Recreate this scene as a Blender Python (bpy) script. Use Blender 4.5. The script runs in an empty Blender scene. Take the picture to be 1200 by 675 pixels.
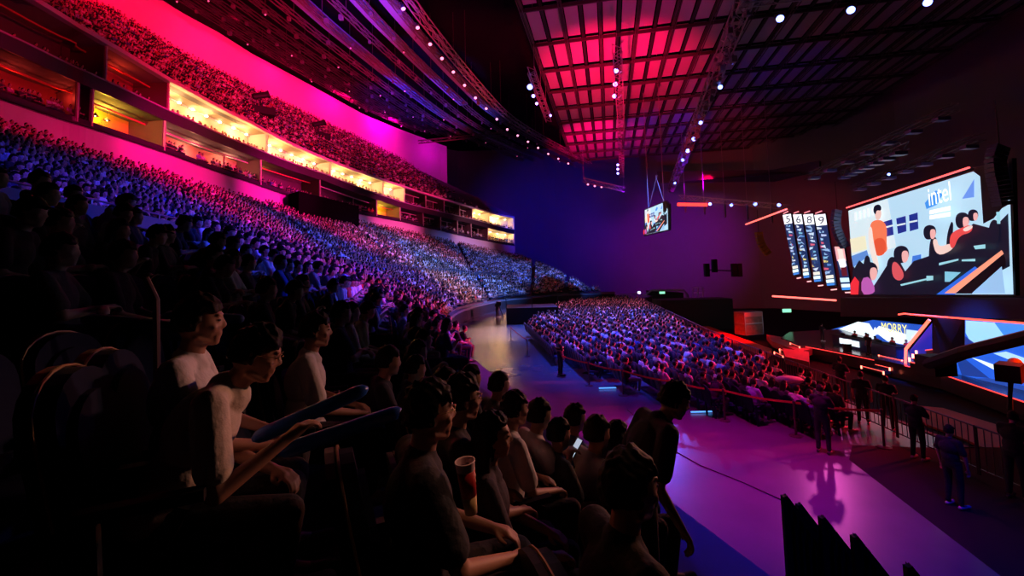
import bpy, bmesh, math, random
import numpy as np
from mathutils import Vector, Matrix
random.seed(7); rng = np.random.default_rng(7)
S = bpy.context.scene
COL = S.collection
PI = math.pi
sin, cos = math.sin, math.cos

# ------------------------------------------------------------------ camera
H = 4.9
FPX = 533.0
PITCH, ROLL = math.radians(4.0), math.radians(1.5)
CX, CY = 600.0, 318.0 - FPX*math.tan(PITCH)
_r0 = Vector((1,0,0)); _u0 = Vector((0,-sin(PITCH),cos(PITCH))); _f = Vector((0,cos(PITCH),sin(PITCH)))
cR = cos(ROLL)*_r0 - sin(ROLL)*_u0
cU = sin(ROLL)*_r0 + cos(ROLL)*_u0
EYE = Vector((0,0,H))
cam_d = bpy.data.cameras.new('camera'); cam = bpy.data.objects.new('camera', cam_d); COL.objects.link(cam)
cam_d.sensor_width = 36; cam_d.lens = FPX/1200*36; cam_d.shift_y = -(337.5-CY)/1200
cam_d.clip_start = .05; cam_d.clip_end = 500
m = Matrix((cR, cU, -_f)).transposed().to_4x4(); m.translation = EYE
cam.matrix_world = m
S.camera = cam
def ray(u, v):
    return cR*((u-CX)/FPX) + cU*(-(v-CY)/FPX) + _f
def at(u, v, Y):            # point seen at (u,v) whose world Y is Y
    d = ray(u, v); return EYE + d*(Y/d.y)
def on_z(u, v, z):
    d = ray(u, v); return EYE + d*((z-H)/d.z)
def on_plane(u, v, p, n):
    d = ray(u, v); return EYE + d*((p-EYE).dot(n)/d.dot(n))
def proj(p):
    q = Vector(p)-EYE; z = q.dot(_f)
    if z < .05: return None
    return (CX+FPX*q.dot(cR)/z, CY-FPX*q.dot(cU)/z, z)

# ------------------------------------------------------------------ materials
_m = {}
def mat(name, color=(.5,.5,.5), rough=.6, metal=0.0, emit=None, es=1.0, noise=0, nscale=8, spec=.5, bump=0, attr=None, objcol=False, alpha=None):
    if name in _m: return _m[name]
    M = bpy.data.materials.new(name); M.use_nodes = True; nt = M.node_tree; N = nt.nodes; L = nt.links
    b = N['Principled BSDF']
    b.inputs['Roughness'].default_value = rough; b.inputs['Metallic'].default_value = metal
    b.inputs['Specular IOR Level'].default_value = spec
    b.inputs['Base Color'].default_value = (*color, 1)
    src = None
    if attr:
        a = N.new('ShaderNodeAttribute'); a.attribute_name = attr; src = a.outputs['Color']
    if objcol:
        a = N.new('ShaderNodeObjectInfo'); src = a.outputs['Color']
    if noise:
        tc = N.new('ShaderNodeTexCoord'); t = N.new('ShaderNodeTexNoise'); t.inputs['Scale'].default_value = nscale; t.inputs['Detail'].default_value = 5
        L.new(tc.outputs['Object'], t.inputs['Vector'])
        mr = N.new('ShaderNodeMapRange'); mr.inputs[3].default_value = 1-noise; mr.inputs[4].default_value = 1+noise
        L.new(t.outputs['Fac'], mr.inputs[0])
        mx = N.new('ShaderNodeVectorMath'); mx.operation = 'SCALE'
        if src: L.new(src, mx.inputs[0])
        else: mx.inputs[0].default_value = color
        L.new(mr.outputs[0], mx.inputs['Scale']); src = mx.outputs[0]
        if bump:
            bp = N.new('ShaderNodeBump'); bp.inputs['Strength'].default_value = bump; bp.inputs['Distance'].default_value = .02
            L.new(t.outputs['Fac'], bp.inputs['Height']); L.new(bp.outputs[0], b.inputs['Normal'])
    if src: L.new(src, b.inputs['Base Color'])
    if emit:
        b.inputs['Emission Color'].default_value = (*emit, 1); b.inputs['Emission Strength'].default_value = es
    _m[name] = M; return M

# ------------------------------------------------------------------ mesh helpers
class MB:
    """collects vertices and faces; build() links ONE mesh object"""
    def __init__(s): s.v = []; s.f = []; s.c = []; s.cur = 0
    def add(s, vs, fs):
        o = len(s.v); s.v += [tuple(x) for x in vs]; s.f += [tuple(o+i for i in f) for f in fs]; s.c += [s.cur]*len(fs)
    def hexa(s, p):     # 8 points: bottom 4 ccw, top 4 ccw
        s.add(p, [(3,2,1,0),(4,5,6,7),(0,1,5,4),(1,2,6,5),(2,3,7,6),(3,0,4,7)])
    def box(s, a, b, R=None, o=(0,0,0)):
        p = [(a[0],a[1],a[2]),(b[0],a[1],a[2]),(b[0],b[1],a[2]),(a[0],b[1],a[2]),(a[0],a[1],b[2]),(b[0],a[1],b[2]),(b[0],b[1],b[2]),(a[0],b[1],b[2])]
        if R is not None: p = [tuple(R @ Vector(q) + Vector(o)) for q in p]
        s.hexa(p)
    def bar(s, p, q, w, h=None, up=(0,0,1)):   # rectangular bar from p to q
        h = h or w; p = Vector(p); q = Vector(q); d = (q-p)
        if d.length < 1e-6: return
        d.normalize(); x = d.cross(Vector(up))
        if x.length < 1e-3: x = d.cross(Vector((1,0,0)))
        x.normalize(); y = x.cross(d)
        x *= w/2; y *= h/2
        s.hexa([p-x-y, p+x-y, q+x-y, q-x-y, p-x+y, p+x+y, q+x+y, q-x+y])
    def cap(s, p, r1, q, r2, n=10, ends=3):   # tapered capsule
        p = Vector(p); q = Vector(q); d = q-p; L = d.length
        if L < 1e-6: d = Vector((0,0,1)); L = 1e-6
        d.normalize(); x = d.orthogonal().normalized(); y = d.cross(x)
        rings = []
        for i in range(ends+1):
            a = PI/2*i/ends; 
            if i > 0: rings.append((p - d*r1*cos(a), r1*sin(a)))
        for i in range(ends):
            a = PI/2*i/ends; rings.append((q + d*r2*sin(a), r2*cos(a)))
        vs = [p-d*r1]
        for c, r in rings:
            for k in range(n):
                a = 2*PI*k/n; vs.append(c + x*(r*cos(a)) + y*(r*sin(a)))
        vs.append(q+d*r2)
        fs = [(0, 1+(k+1)%n, 1+k) for k in range(n)]
        for i in range(len(rings)-1):
            o = 1+i*n
            fs += [(o+k, o+(k+1)%n, o+n+(k+1)%n, o+n+k) for k in range(n)]
        o = 1+(len(rings)-1)*n; e = len(vs)-1
        fs += [(o+k, o+(k+1)%n, e) for k in range(n)]
        s.add(vs, fs)
    def tube(s, pts, r, n=8, closed=False):
        pts = [Vector(p) for p in pts]; m_ = len(pts); vs = []
        rr = r if isinstance(r, (list,tuple)) else [r]*m_
        x = None
        for i, p in enumerate(pts):
            d = (pts[(i+1)%m_]-pts[i-1]) if closed else (pts[min(i+1,m_-1)]-pts[max(i-1,0)])
            d.normalize()
            if x is None: x = d.orthogonal().normalized()
            else:
                x = x - d*x.dot(d); x.normalize()
            y = d.cross(x)
            for k in range(n):
                a = 2*PI*k/n; vs.append(p + x*(rr[i]*cos(a)) + y*(rr[i]*sin(a)))
        fs = []
        for i in range(m_ if closed else m_-1):
            o = i*n; o2 = ((i+1)%m_)*n
            fs += [(o+k, o+(k+1)%n, o2+(k+1)%n, o2+k) for k in range(n)]
        if not closed:
            fs += [tuple(range(n-1,-1,-1)), tuple((m_-1)*n+k for k in range(n))]
        s.add(vs, fs)
    def ell(s, c, r, R=None, n=12, m_=8, fn=None):
        c = Vector(c); vs = []
        for j in range(1, m_):
            t = PI*j/m_
            for k in range(n):
                a = 2*PI*k/n
                p = Vector((r[0]*sin(t)*cos(a), r[1]*sin(t)*sin(a), r[2]*cos(t)))
                if fn: p = fn(p)
                if R is not None: p = R @ p
                vs.append(c+p)
        tp = Vector((0,0,r[2])); bt = Vector((0,0,-r[2]))
        if fn: tp = fn(tp); bt = fn(bt)
        if R is not None: tp = R @ tp; bt = R @ bt
        vs += [c+tp, c+bt]; T = len(vs)-2; B = T+1
        fs = [(T, k, (k+1)%n) for k in range(n)]
        for j in range(m_-2):
            o = j*n; fs += [(o+k, o+n+k, o+n+(k+1)%n, o+(k+1)%n) for k in range(n)]
        o = (m_-2)*n; fs += [(o+k, B, o+(k+1)%n) for k in range(n)]
        s.add(vs, fs)
    def lathe(s, prof, c=(0,0,0), n=20, R=None):
        c = Vector(c); vs = []
        for r, z in prof:
            for k in range(n):
                a = 2*PI*k/n; p = Vector((r*cos(a), r*sin(a), z))
                if R is not None: p = R @ p
                vs.append(c+p)
        fs = []
        for i in range(len(prof)-1):
            o = i*n; fs += [(o+k, o+(k+1)%n, o+n+(k+1)%n, o+n+k) for k in range(n)]
        fs += [tuple(range(n-1,-1,-1)), tuple((len(prof)-1)*n+k for k in range(n))]
        s.add(vs, fs)
    def prism(s, poly, off):      # planar polygon (3D points) extruded by off
        off = Vector(off); n = len(poly); a = [Vector(p) for p in poly]
        s.add(a+[p+off for p in a], [tuple(range(n-1,-1,-1)), tuple(range(n,2*n))]+[(i,(i+1)%n,n+(i+1)%n,n+i) for i in range(n)])
    def mesh(s, name, material=None, smooth=False):
        me = bpy.data.meshes.new(name); me.from_pydata([tuple(x) for x in s.v], [], s.f); me.update()
        if material: me.materials.append(material)
        if smooth: me.shade_smooth()
        return me
    def build(s, name, material, parent=None, smooth=False, fixn=True):
        me = s.mesh(name, material, smooth)
        if fixn:
            b = bmesh.new(); b.from_mesh(me); bmesh.ops.recalc_face_normals(b, faces=b.faces); b.to_mesh(me); b.free()
        return link(name, me, parent)
def link(name, me, parent=None, color=None):
    o = bpy.data.objects.new(name, me); COL.objects.link(o)
    if parent is not None: o.parent = parent
    if color: o.color = (*color, 1)
    return o
def tag(o, label, cat, group=None, kind=None):
    if label: o['label'] = label
    if cat: o['category'] = cat
    if group: o['group'] = group
    if kind: o['kind'] = kind
    return o
def struct(o, label=None):
    o['kind'] = 'structure'
    if label: o['label'] = label
    return o
def empty(name, loc=(0,0,0), rz=0.0):
    o = bpy.data.objects.new(name, None); COL.objects.link(o); o.location = loc; o.rotation_euler = (0,0,rz); o.empty_display_size = .2
    return o
_lights = []
def spot(loc, target, col, power, angle=40, blend=.6, size=.3, name='spot_light'):
    d = bpy.data.lights.new(name, 'SPOT'); d.color = col; d.energy = power; d.spot_size = math.radians(angle); d.spot_blend = blend; d.shadow_soft_size = size
    o = bpy.data.objects.new(name, d); COL.objects.link(o); o.location = loc
    o.rotation_euler = (Vector(target)-Vector(loc)).to_track_quat('-Z','Y').to_euler(); return o
def point(loc, col, power, size=.15, name='point_light'):
    d = bpy.data.lights.new(name, 'POINT'); d.color = col; d.energy = power; d.shadow_soft_size = size
    o = bpy.data.objects.new(name, d); COL.objects.link(o); o.location = loc; return o
def lerp(a, b, t): return a + (b-a)*t
def interp(x, xs, ys):
    if x <= xs[0]: i = 0
    elif x >= xs[-1]: i = len(xs)-2
    else:
        i = max(k for k in range(len(xs)-1) if xs[k] <= x)
    t = (x-xs[i])/(xs[i+1]-xs[i]); return ys[i]+(ys[i+1]-ys[i])*t
ONES = 'zero first second third fourth fifth sixth seventh eighth ninth tenth eleventh twelfth thirteenth fourteenth fifteenth sixteenth seventeenth eighteenth nineteenth twentieth'.split()
TENS = {2:'twenty',3:'thirty',4:'forty',5:'fifty',6:'sixty',7:'seventy',8:'eighty',9:'ninety'}
def ordinal(n):
    if n <= 20: return ONES[n]
    if n >= 100: return 'hundred-and-'+ordinal(n-100) if n > 100 else 'hundredth'
    if n % 10 == 0: return TENS[n//10][:-1]+'ieth'
    return TENS[n//10]+'-'+ONES[n%10]
# ------------------------------------------------------------------ stand geometry
# stations along the curved left stand: u picks the bay along the box tier, numbers are the level lines and the distance
US  = [20, 110, 195, 290, 380, 470, 554, 603]
YD  = [27, 31, 37, 48, 60, 74, 90, 100]
yF_ = [-9, 44, 93, 142, 185, 217, 243, 254]
yU_ = [49, 91, 130, 171, 204, 236.5, 257, 269]
yL_ = [116, 146, 175, 209, 238.5, 257, 277, 286]
yB_ = [133, 165, 192, 222, 243, 263, 283, 293]
ZF, ZU, ZL, ZB, WXY = [], [], [], [], []
for i, u in enumerate(US):
    p = at(u, yB_[i], YD[i]); WXY.append((p.x, p.y)); ZB.append(p.z)
    ZF.append(at(u, yF_[i], YD[i]).z); ZU.append(at(u, yU_[i], YD[i]).z); ZL.append(at(u, yL_[i], YD[i]).z)
# near stations (beside and behind the camera) continue the nearest levels
WXY = [(-29.6,-10.0), (-29.6,8.0)] + WXY
for Z in (ZF, ZU, ZL, ZB): Z[:0] = [Z[0]+.0, Z[0]]
WXY += [(14,104), (27,106)]
for Z in (ZF, ZU, ZL, ZB): Z += [Z[-1], Z[-1]]
FXY = [(4.4,-7), (3.2,3), (-.7,15), (-1.5,17.6), (-2.8,21.5), (-4.5,29.7), (-5.3,41), (-4.5,49), (-2.4,57), (0,62), (8,71), (17,77)]
ZFRONT = [1.35,1.35,1.3,1.3,1.2,1.1,1.0,1.0,1.0,1.0,.9,.6]
NT = len(WXY)-1
def cr(P, t):
    i = min(int(t), len(P)-2); f = t-i
    g = lambda k: P[max(0, min(len(P)-1, k))]
    p0, p1, p2, p3 = g(i-1), g(i), g(i+1), g(i+2)
    h = lambda a,b,c,d: .5*((2*b)+(-a+c)*f+(2*a-5*b+4*c-d)*f*f+(-a+3*b-3*c+d)*f**3)
    if isinstance(p0, tuple): return tuple(h(a,b,c,d) for a,b,c,d in zip(p0,p1,p2,p3))
    return h(p0,p1,p2,p3)
def lin(P, t):
    i = min(int(t), len(P)-2); return P[i]+(P[i+1]-P[i])*(t-i)
def plan(t, f):
    a = cr(FXY, t); b = cr(WXY, t); return (a[0]+(b[0]-a[0])*f, a[1]+(b[1]-a[1])*f)
FA, FB = .277, .345
def zrow(t, f):
    z0, z1 = lin(ZFRONT, t), lin(ZB, t)-1.75; zm = z0+.30*(z1-z0)
    if f < FA: return lerp(z0, zm, f/FA)
    if f < FB: return zm
    return lerp(zm, z1, (f-FB)/(1-FB))
ROWS = [(.02+.0252*i, 'low', i) for i in range(11)] + [(.352+.0252*i, 'up', i) for i in range(26)]
def t_of_u(u): return 2+interp(u, US, list(range(len(US))))
def SMAX(t):     # the rows thin out to nothing where the stand ends beside the tunnel
    return 1.0 if t < 9.05 else max(0.02, 1.0-(t-9.05)*.72)
def wpt(t, z, off=0.0):   # point on the box-tier front at height z, pushed back by off
    x, y = cr(WXY, t); a = cr(WXY, min(NT, t+.01)); b = cr(WXY, max(0, t-.01))
    d = Vector((a[0]-b[0], a[1]-b[1])).normalized(); n = Vector((-d.y, d.x))   # outward (away from the arena)
    return Vector((x+n.x*off, y+n.y*off, z))
def wn(t):
    a = wpt(t, 0, 1)-wpt(t, 0, 0); return a.normalized()
def frange(a, b, n): return [a+(b-a)*i/n for i in range(n+1)]

concrete = mat('stand_concrete', (.16,.16,.18), .8, noise=.25, nscale=1.5)
dark = mat('black_paint', (.012,.012,.014), .6)
# terrace: stepped treads and risers
mb = MB(); TS = frange(0, 11, 66)
for ri, (f, sec, i) in enumerate(ROWS):
    f0, f1 = f-.0126, f+.0126
    if sec == 'low' and i == 0: f0 = 0
    if sec == 'low' and i == 10: f1 = FB-.0056
    ra = []
    for t in TS:
        if f > SMAX(t)+.03: ra.append(None); continue
        z = zrow(t, f); zb = zrow(t, ROWS[ri-1][0]) if ri else 0
        a = plan(t, f0); b = plan(t, f1)
        ra.append([(a[0],a[1],zb-.02),(a[0],a[1],z),(b[0],b[1],z)])
    for k in range(len(TS)-1):
        if ra[k] and ra[k+1]:
            p, q = ra[k], ra[k+1]
            mb.add([p[0],q[0],q[1],p[1],q[2],p[2]], [(0,1,2,3),(3,2,4,5)])
ter = struct(mb.build('floor_terrace', concrete), 'stepped concrete terrace of the curved seating stand')
# front parapet of the stand, dark
mb = MB()
for k in range(len(TS)-1):
    P = []
    for t in (TS[k], TS[k+1]):
        a = plan(t, -.002); b = plan(t, .0035); z = lin(ZFRONT, t)+.03
        P.append((a,b,z))
    (a,b,z),(c,d,w) = P
    mb.hexa([(a[0],a[1],0),(c[0],c[1],0),(d[0],d[1],0),(b[0],b[1],0),(a[0],a[1],z+.0),(c[0],c[1],w),(d[0],d[1],w),(b[0],b[1],z)])
struct(mb.build('wall_stand_front', mat('dark_parapet', (.012,.012,.015), .7)), 'dark low wall at the foot of the seating stand')

# ribbons that follow the box tier
def ribbon(name, t0, t1, z0fn, z1fn, off0, off1, material, label, n=None, thick=.25):
    n = n or max(2, int((t1-t0)*8)); mb = MB(); ts = frange(t0, t1, n)
    for k in range(n):
        a, b = ts[k], ts[k+1]
        p = [wpt(a,z0fn(a),off0), wpt(b,z0fn(b),off0), wpt(b,z0fn(b),off0+thick), wpt(a,z0fn(a),off0+thick),
             wpt(a,z1fn(a),off1), wpt(b,z1fn(b),off1), wpt(b,z1fn(b),off1+thick), wpt(a,z1fn(a),off1+thick)]
        mb.hexa(p)
    return struct(mb.build(name, material), label)
lZF = lambda t: lin(ZF, t); lZU = lambda t: lin(ZU, t); lZL = lambda t: lin(ZL, t); lZB = lambda t: lin(ZB, t)
white_plaster = mat('pale_plaster', (.75,.72,.72), .7, noise=.05, nscale=.4)
fascia_m = mat('tier_fascia', (.45,.43,.45), .55, noise=.1, nscale=.5)
TE = 9.0  # tier ends
ribbon('wall_left_band', 0, TE, lambda t: lZB(t)-2.2, lambda t: lZL(t)-.35, 0, 0, white_plaster, 'pale band wall between the lower stand and the boxes')
ribbon('wall_left_rail_ledge', 0, TE, lambda t: lZL(t)-.35, lambda t: lZL(t)-.22, -.15, -.15, dark, 'dark ledge under the lower boxes', thick=.5)
ribbon('wall_left_fascia', 0, TE, lambda t: lZU(t)-.95, lambda t: lZU(t)-.1, -.1, -.25, mat('dark_fascia', (.05,.035,.045), .5), 'dark fascia between the two levels of boxes')
ribbon('trim_left_1', 0, TE, lambda t: lZU(t)-.1, lambda t: lZU(t)+.02, -.3, -.3, fascia_m, 'thin pale rail line of the upper boxes', thick=.12)
ribbon('trim_left_2', 0, TE, lambda t: lZF(t)-.32, lambda t: lZF(t), -.35, -.35, white_plaster, 'pale edge of the upper balcony', thick=.5)
def slab(name, t0, t1, zfn, o0, o1, material, label, th=.2):
    mb = MB(); n = max(2, int((t1-t0)*8)); ts = frange(t0, t1, n)
    for k in range(n):
        a, b = ts[k], ts[k+1]
        mb.hexa([wpt(a,zfn(a)-th,o0), wpt(b,zfn(b)-th,o0), wpt(b,zfn(b)-th,o1), wpt(a,zfn(a)-th,o1), wpt(a,zfn(a),o0), wpt(b,zfn(b),o0), wpt(b,zfn(b),o1), wpt(a,zfn(a),o1)])
    return struct(mb.build(name, material), label)
slab('floor_lower_boxes', 0, TE, lambda t: lZL(t)-.25, 0, 5.2, concrete, 'floor slab of the lower boxes')
slab('floor_upper_boxes', 0, TE, lambda t: lZU(t)-.5, 0, 5.2, concrete, 'floor slab of the upper boxes', th=.45)
slab('ceiling_upper_boxes', 0, TE, lambda t: lZF(t)-.1, 0, 5.2, mat('olive_soffit', (.40,.36,.24), .7), 'soffit above the upper boxes', th=.2)

# bays: (level, u0, u1, kind)
BAYS = [('up',-60,8,'dark'),('up',8,120,'dark'),('up',120,195,'red'),('up',195,312,'lit'),('up',312,387,'lit'),('up',387,449,'lit'),('up',449,474,'lit'),
        ('up',474,497,'frame'),('up',497,517,'frame'),('up',517,536,'frame'),('up',536,554,'frame'),('up',554,573,'lit'),('up',573,603,'lit'),
        ('lo',-60,80,'red'),('lo',80,106,'dark'),('lo',106,192,'yellow'),('lo',192,305,'pink'),('lo',305,375,'amber'),('lo',375,441,'pinkf'),('lo',441,469,'yellow'),
        ('lo',469,494,'frame'),('lo',494,513,'frame'),('lo',513,533,'frame'),('lo',533,552,'frame'),('lo',552,571,'frame'),('lo',571,603,'lit')]
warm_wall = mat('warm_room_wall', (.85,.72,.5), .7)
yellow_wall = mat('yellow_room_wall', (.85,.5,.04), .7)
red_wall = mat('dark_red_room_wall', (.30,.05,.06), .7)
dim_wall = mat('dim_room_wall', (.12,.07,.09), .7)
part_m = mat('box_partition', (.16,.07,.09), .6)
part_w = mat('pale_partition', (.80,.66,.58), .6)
frame_m = mat('pale_window_frame', (.8,.6,.6), .5)
glow = mat('downlight_glow', (1,.9,.7), .5, emit=(1,.82,.5), es=14)
rail_glass = mat('dark_rail_glass', (.05,.03,.05), .15)
box_seats = []
npart = 0
for lev, u0, u1, kind in BAYS:
    t0, t1 = max(0.2, t_of_u(u0)), min(9, t_of_u(u1))
    zf = (lambda t: lZU(t)-.5) if lev == 'up' else (lambda t: lZL(t)-.25)
    zc = (lambda t: lZF(t)-.3) if lev == 'up' else (lambda t: lZU(t)-.95)
    D = 3.0 if kind != 'lit' else 2.4
    wm = {'lit':warm_wall,'yellow':yellow_wall,'pink':mat('pink_room_wall',(.8,.35,.3),.7),'amber':dim_wall,'dark':dim_wall,'red':red_wall,'pinkf':dim_wall,'frame':dim_wall}[kind]  # rear wall colours carry how brightly each bay is lit
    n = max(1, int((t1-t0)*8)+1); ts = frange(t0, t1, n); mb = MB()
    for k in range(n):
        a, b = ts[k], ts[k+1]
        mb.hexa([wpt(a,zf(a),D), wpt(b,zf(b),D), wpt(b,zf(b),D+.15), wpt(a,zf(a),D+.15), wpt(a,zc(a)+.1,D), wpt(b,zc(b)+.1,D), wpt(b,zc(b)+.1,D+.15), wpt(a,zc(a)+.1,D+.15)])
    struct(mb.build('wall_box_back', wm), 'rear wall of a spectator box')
    # partition at the far side of the bay
    mb = MB(); a = t1; d = (wpt(a+.01,0)-wpt(a-.01,0)).normalized()*(.12)
    e0 = 0.05
    P = [wpt(a,zf(a),e0)-d, wpt(a,zf(a),e0)+d, wpt(a,zf(a),D)+d, wpt(a,zf(a),D)-d]
    Q = [p.copy() for p in P]
    for q in Q: q.z = zc(a)+.05
    mb.hexa(P+Q)
    struct(mb.build('wall_box_partition', part_w if kind == 'lit' else part_m), 'partition wall between two boxes')  # pale copy in lit bays, dark elsewhere: lighting put into the colour
    mb = MB(); p = wpt(a, zf(a), -.02); q = wpt(a, zc(a), -.02); mb.bar(p, q, .12, .12, up=(1,0,0))
    struct(mb.build('trim_box_edge', frame_m), 'pale edge strip of a box partition')
    # header bar set back in the opening (bright or red line)
    mb = MB()
    hz = .30 if lev == 'up' else .25
    for k in range(n):
        a, b = ts[k], ts[k+1]
        ho = 2.2 if kind == 'lit' else 1.5; hz = .05 if kind == 'lit' else hz
        mb.hexa([wpt(a,zc(a)-hz-.12,ho), wpt(b,zc(b)-hz-.12,ho), wpt(b,zc(b)-hz-.12,ho+.12), wpt(a,zc(a)-hz-.12,ho+.12), wpt(a,zc(a)-hz,ho), wpt(b,zc(b)-hz,ho), wpt(b,zc(b)-hz,ho+.12), wpt(a,zc(a)-hz,ho+.12)])
    struct(mb.build('trim_box_header', frame_m if kind in ('frame','pinkf','pink','lit') else mat('red_header',(.7,.12,.08),.5)), 'header bar across a box opening')
    if kind in ('frame','pinkf','pink'):
        mb = MB(); tm = lerp(t0, t1, .72 if kind != 'pink' else .75)
        mb.bar(wpt(tm,zf(tm),1.5), wpt(tm,zc(tm)-hz,1.5), .12, .12, up=(1,0,0)); tm2 = lerp(t0,t1,.1)
        mb.bar(wpt(tm2,zf(tm2),1.5), wpt(tm2,zc(tm2)-hz,1.5), .12, .12, up=(1,0,0))
        struct(mb.build('trim_box_frame', frame_m), 'upright of the pale opening frame')
    # balcony rail panel
    mb = MB()
    for k in range(n):
        a, b = ts[k], ts[k+1]
        h = .12 if lev == 'up' else .35
        mb.hexa([wpt(a,zf(a),-.05), wpt(b,zf(b),-.05), wpt(b,zf(b),0), wpt(a,zf(a),0), wpt(a,zf(a)+h,-.05), wpt(b,zf(b)+h,-.05), wpt(b,zf(b)+h,0), wpt(a,zf(a)+h,0)])
    struct(mb.build('wall_box_parapet', rail_glass), 'low dark parapet of a box')
    tm = (t0+t1)/2; L = (wpt(t1,0)-wpt(t0,0)).length
    nl = max(1, min(4, int(L/4)))
    for k in range(nl):
        t = lerp(t0, t1, (k+.5)/nl)
        if kind == 'lit':
            point(wpt(t, zc(t)-.85, 1.3), (1,.52,.18), 300*L/nl/4, .3, 'box_lamp_light')
        if kind == 'yellow': point(wpt(t, zc(t)-.8, 1.9), (1,.55,.05), 200*L/nl/4, .2, 'box_lamp_light')
        if kind == 'pink': point(wpt(t, zc(t)-.8, 2.0), (1,.35,.2), 120*L/nl/4, .2, 'box_lamp_light')
        if kind == 'amber' and k == 0: point(wpt(t, zc(t)-.8, 2.0), (1,.3,.05), 50, .2, 'box_lamp_light')
        if kind == 'red': point(wpt(t, zc(t)-.8, 1.6), (1,.05,.03), 25*L/nl/4, .2, 'box_lamp_light')
    if kind == 'lit':
        nd = max(2, int(L/1.7))
        for k in range(nd):
            t = lerp(t0, t1, (k+.5)/nd); mb = MB(); c = wpt(t, zc(t)-.30, 1.9)
            mb.lathe([(.02,.14),(.12,.12),(.15,.05),(.15,0),(.02,-.01)], c, 12)
            o = mb.build('ceiling_lamp', glow, smooth=True)
            tag(o, 'small warm downlight under the soffit of the brightly lit boxes', 'lamp', 'warm downlights in the boxes')
    # spectators in boxes
    if kind in ('lit','red','dark','pink','pinkf','amber','frame'):
        step = .62
        for rr in range(2):
            m_ = int(L/step)
            for k in range(m_):
                if random.random() < (.12 if kind=='lit' else .3): continue
                t = lerp(t0, t1, (k+.5)/m_); p = wpt(t, zf(t)+.12+.30*rr - (.25 if lev=='up' else .1), .55+.8*rr); nn = wn(t)
                box_seats.append((p.x, p.y, p.z, math.atan2(-nn.y, -nn.x)-PI/2, 'box'))
    if kind == 'yellow' and u0 < 200:
        for k in range(3):
            t = lerp(t0, t1, .22+.17*k); e = empty('pendant_lamp', wpt(t, zc(t)-1.0, 2.0))
            tag(e, ['nearest the balcony end','in the middle','farthest along the row'][k] and 'dark cone pendant lamp in the yellow box, '+['first','second','third'][k]+' from the left', 'lamp', 'pendant lamps in the yellow box')
            mb = MB(); mb.lathe([(.22,0),(.21,.02),(.06,.22),(.03,.24)], n=16); mb.build('lamp_shade', dark, e)
            mb = MB(); mb.bar((0,0,.24),(0,0,1.0),.02); mb.build('cord', dark, e)
            mb = MB(); mb.ell((0,0,.03),(.06,.06,.06)); mb.build('bulb', glow, e)
# end wall of the tier
mb = MB(); a = wpt(9,0,0); b = wpt(9,0,5.2); z0, z1 = lZB(9)-.5, lZF(9)
d = (wpt(9,0)-wpt(8.99,0)).normalized()*.15
mb.hexa([Vector((a.x,a.y,z0)), Vector((b.x,b.y,z0)), Vector((b.x,b.y,z0))+d, Vector((a.x,a.y,z0))+d, Vector((a.x,a.y,z1)), Vector((b.x,b.y,z1)), Vector((b.x,b.y,z1))+d, Vector((a.x,a.y,z1))+d])
struct(mb.build('wall_tier_end', part_w), 'end wall of the box tier')

# upper balcony: stepped rake above the boxes, up to the back wall
UB = [(-200,-120,22),(20,-60,34),(74,2,41),(134,17,46),(209,62,54),(294,106,64),(350,131,73),(450,177,92),(514,209,104),(567,234,108),(603,253.5,103)]
UT = [0.2, 1.6, 2.45, 3.1, 3.95, 4.75, 5.3, 6.4, 7.2, 8.2, 9.0]
BK = [at(*a) for a in UB]
BK[0] = Vector((-42,-6,32)); BK[1] = Vector((-42,20,32))
def ubp(t, s):
    i = 0
    while i < len(UT)-2 and UT[i+1] < t: i += 1
    k = (t-UT[i])/(UT[i+1]-UT[i]); b = BK[i].lerp(BK[i+1], k); a = wpt(t, lZF(t)-.32, .3)
    if t > 8.6: b = a.lerp(b, 1)
    return a.lerp(b, s)
NUR = 15
mb = MB(); ts = frange(.2, 9, 60)
for r in range(NUR):
    s0, s1 = r/NUR, (r+1)/NUR
    for k in range(60):
        q = []
        for t in (ts[k], ts[k+1]):
            a = ubp(t, s0); b = ubp(t, s1); z = a.z
            q.append([(a.x,a.y,z-((b.z-a.z) if r else -.02)), (a.x,a.y,z+.02), (b.x,b.y,z+.02)])
        p, w = q
        mb.add([p[0],w[0],w[1],p[1],w[2],p[2]], [(0,1,2,3),(3,2,4,5)])
struct(mb.build('floor_balcony_terrace', concrete), 'steep stepped terrace of the upper balcony')
# back wall above the balcony (pale, lit red)
WT = [(-200,0),(20,-30),(74,-20),(134,2),(209,36),(294,86),(350,113),(427,152),(470,168),(520,185),(567,200),(603,215)]
mb = MB(); n = 60
def wtop(t):
    b = ubp(t, 1); q = proj(b)
    return b.z+5.5 if q is None else max(b.z+.8, at(q[0], interp(q[0], [a for a,_ in WT], [c for _,c in WT]), b.y).z+3.0)
for k in range(n):
    if ts[k] > 7.35: break
    a, b = ubp(ts[k],1), ubp(ts[k+1],1); o = wn(ts[k])*.4
    mb.hexa([a-Vector((0,0,1)), b-Vector((0,0,1)), b+o-Vector((0,0,1)), a+o-Vector((0,0,1)), Vector((a.x,a.y,wtop(ts[k]))), Vector((b.x,b.y,wtop(ts[k+1]))), Vector((b.x,b.y,wtop(ts[k+1])))+o, Vector((a.x,a.y,wtop(ts[k])))+o])
struct(mb.build('wall_left', mat('balcony_wall', (.8,.78,.8), .75, noise=.04, nscale=.3)), 'plain pale wall behind the upper balcony')
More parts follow.
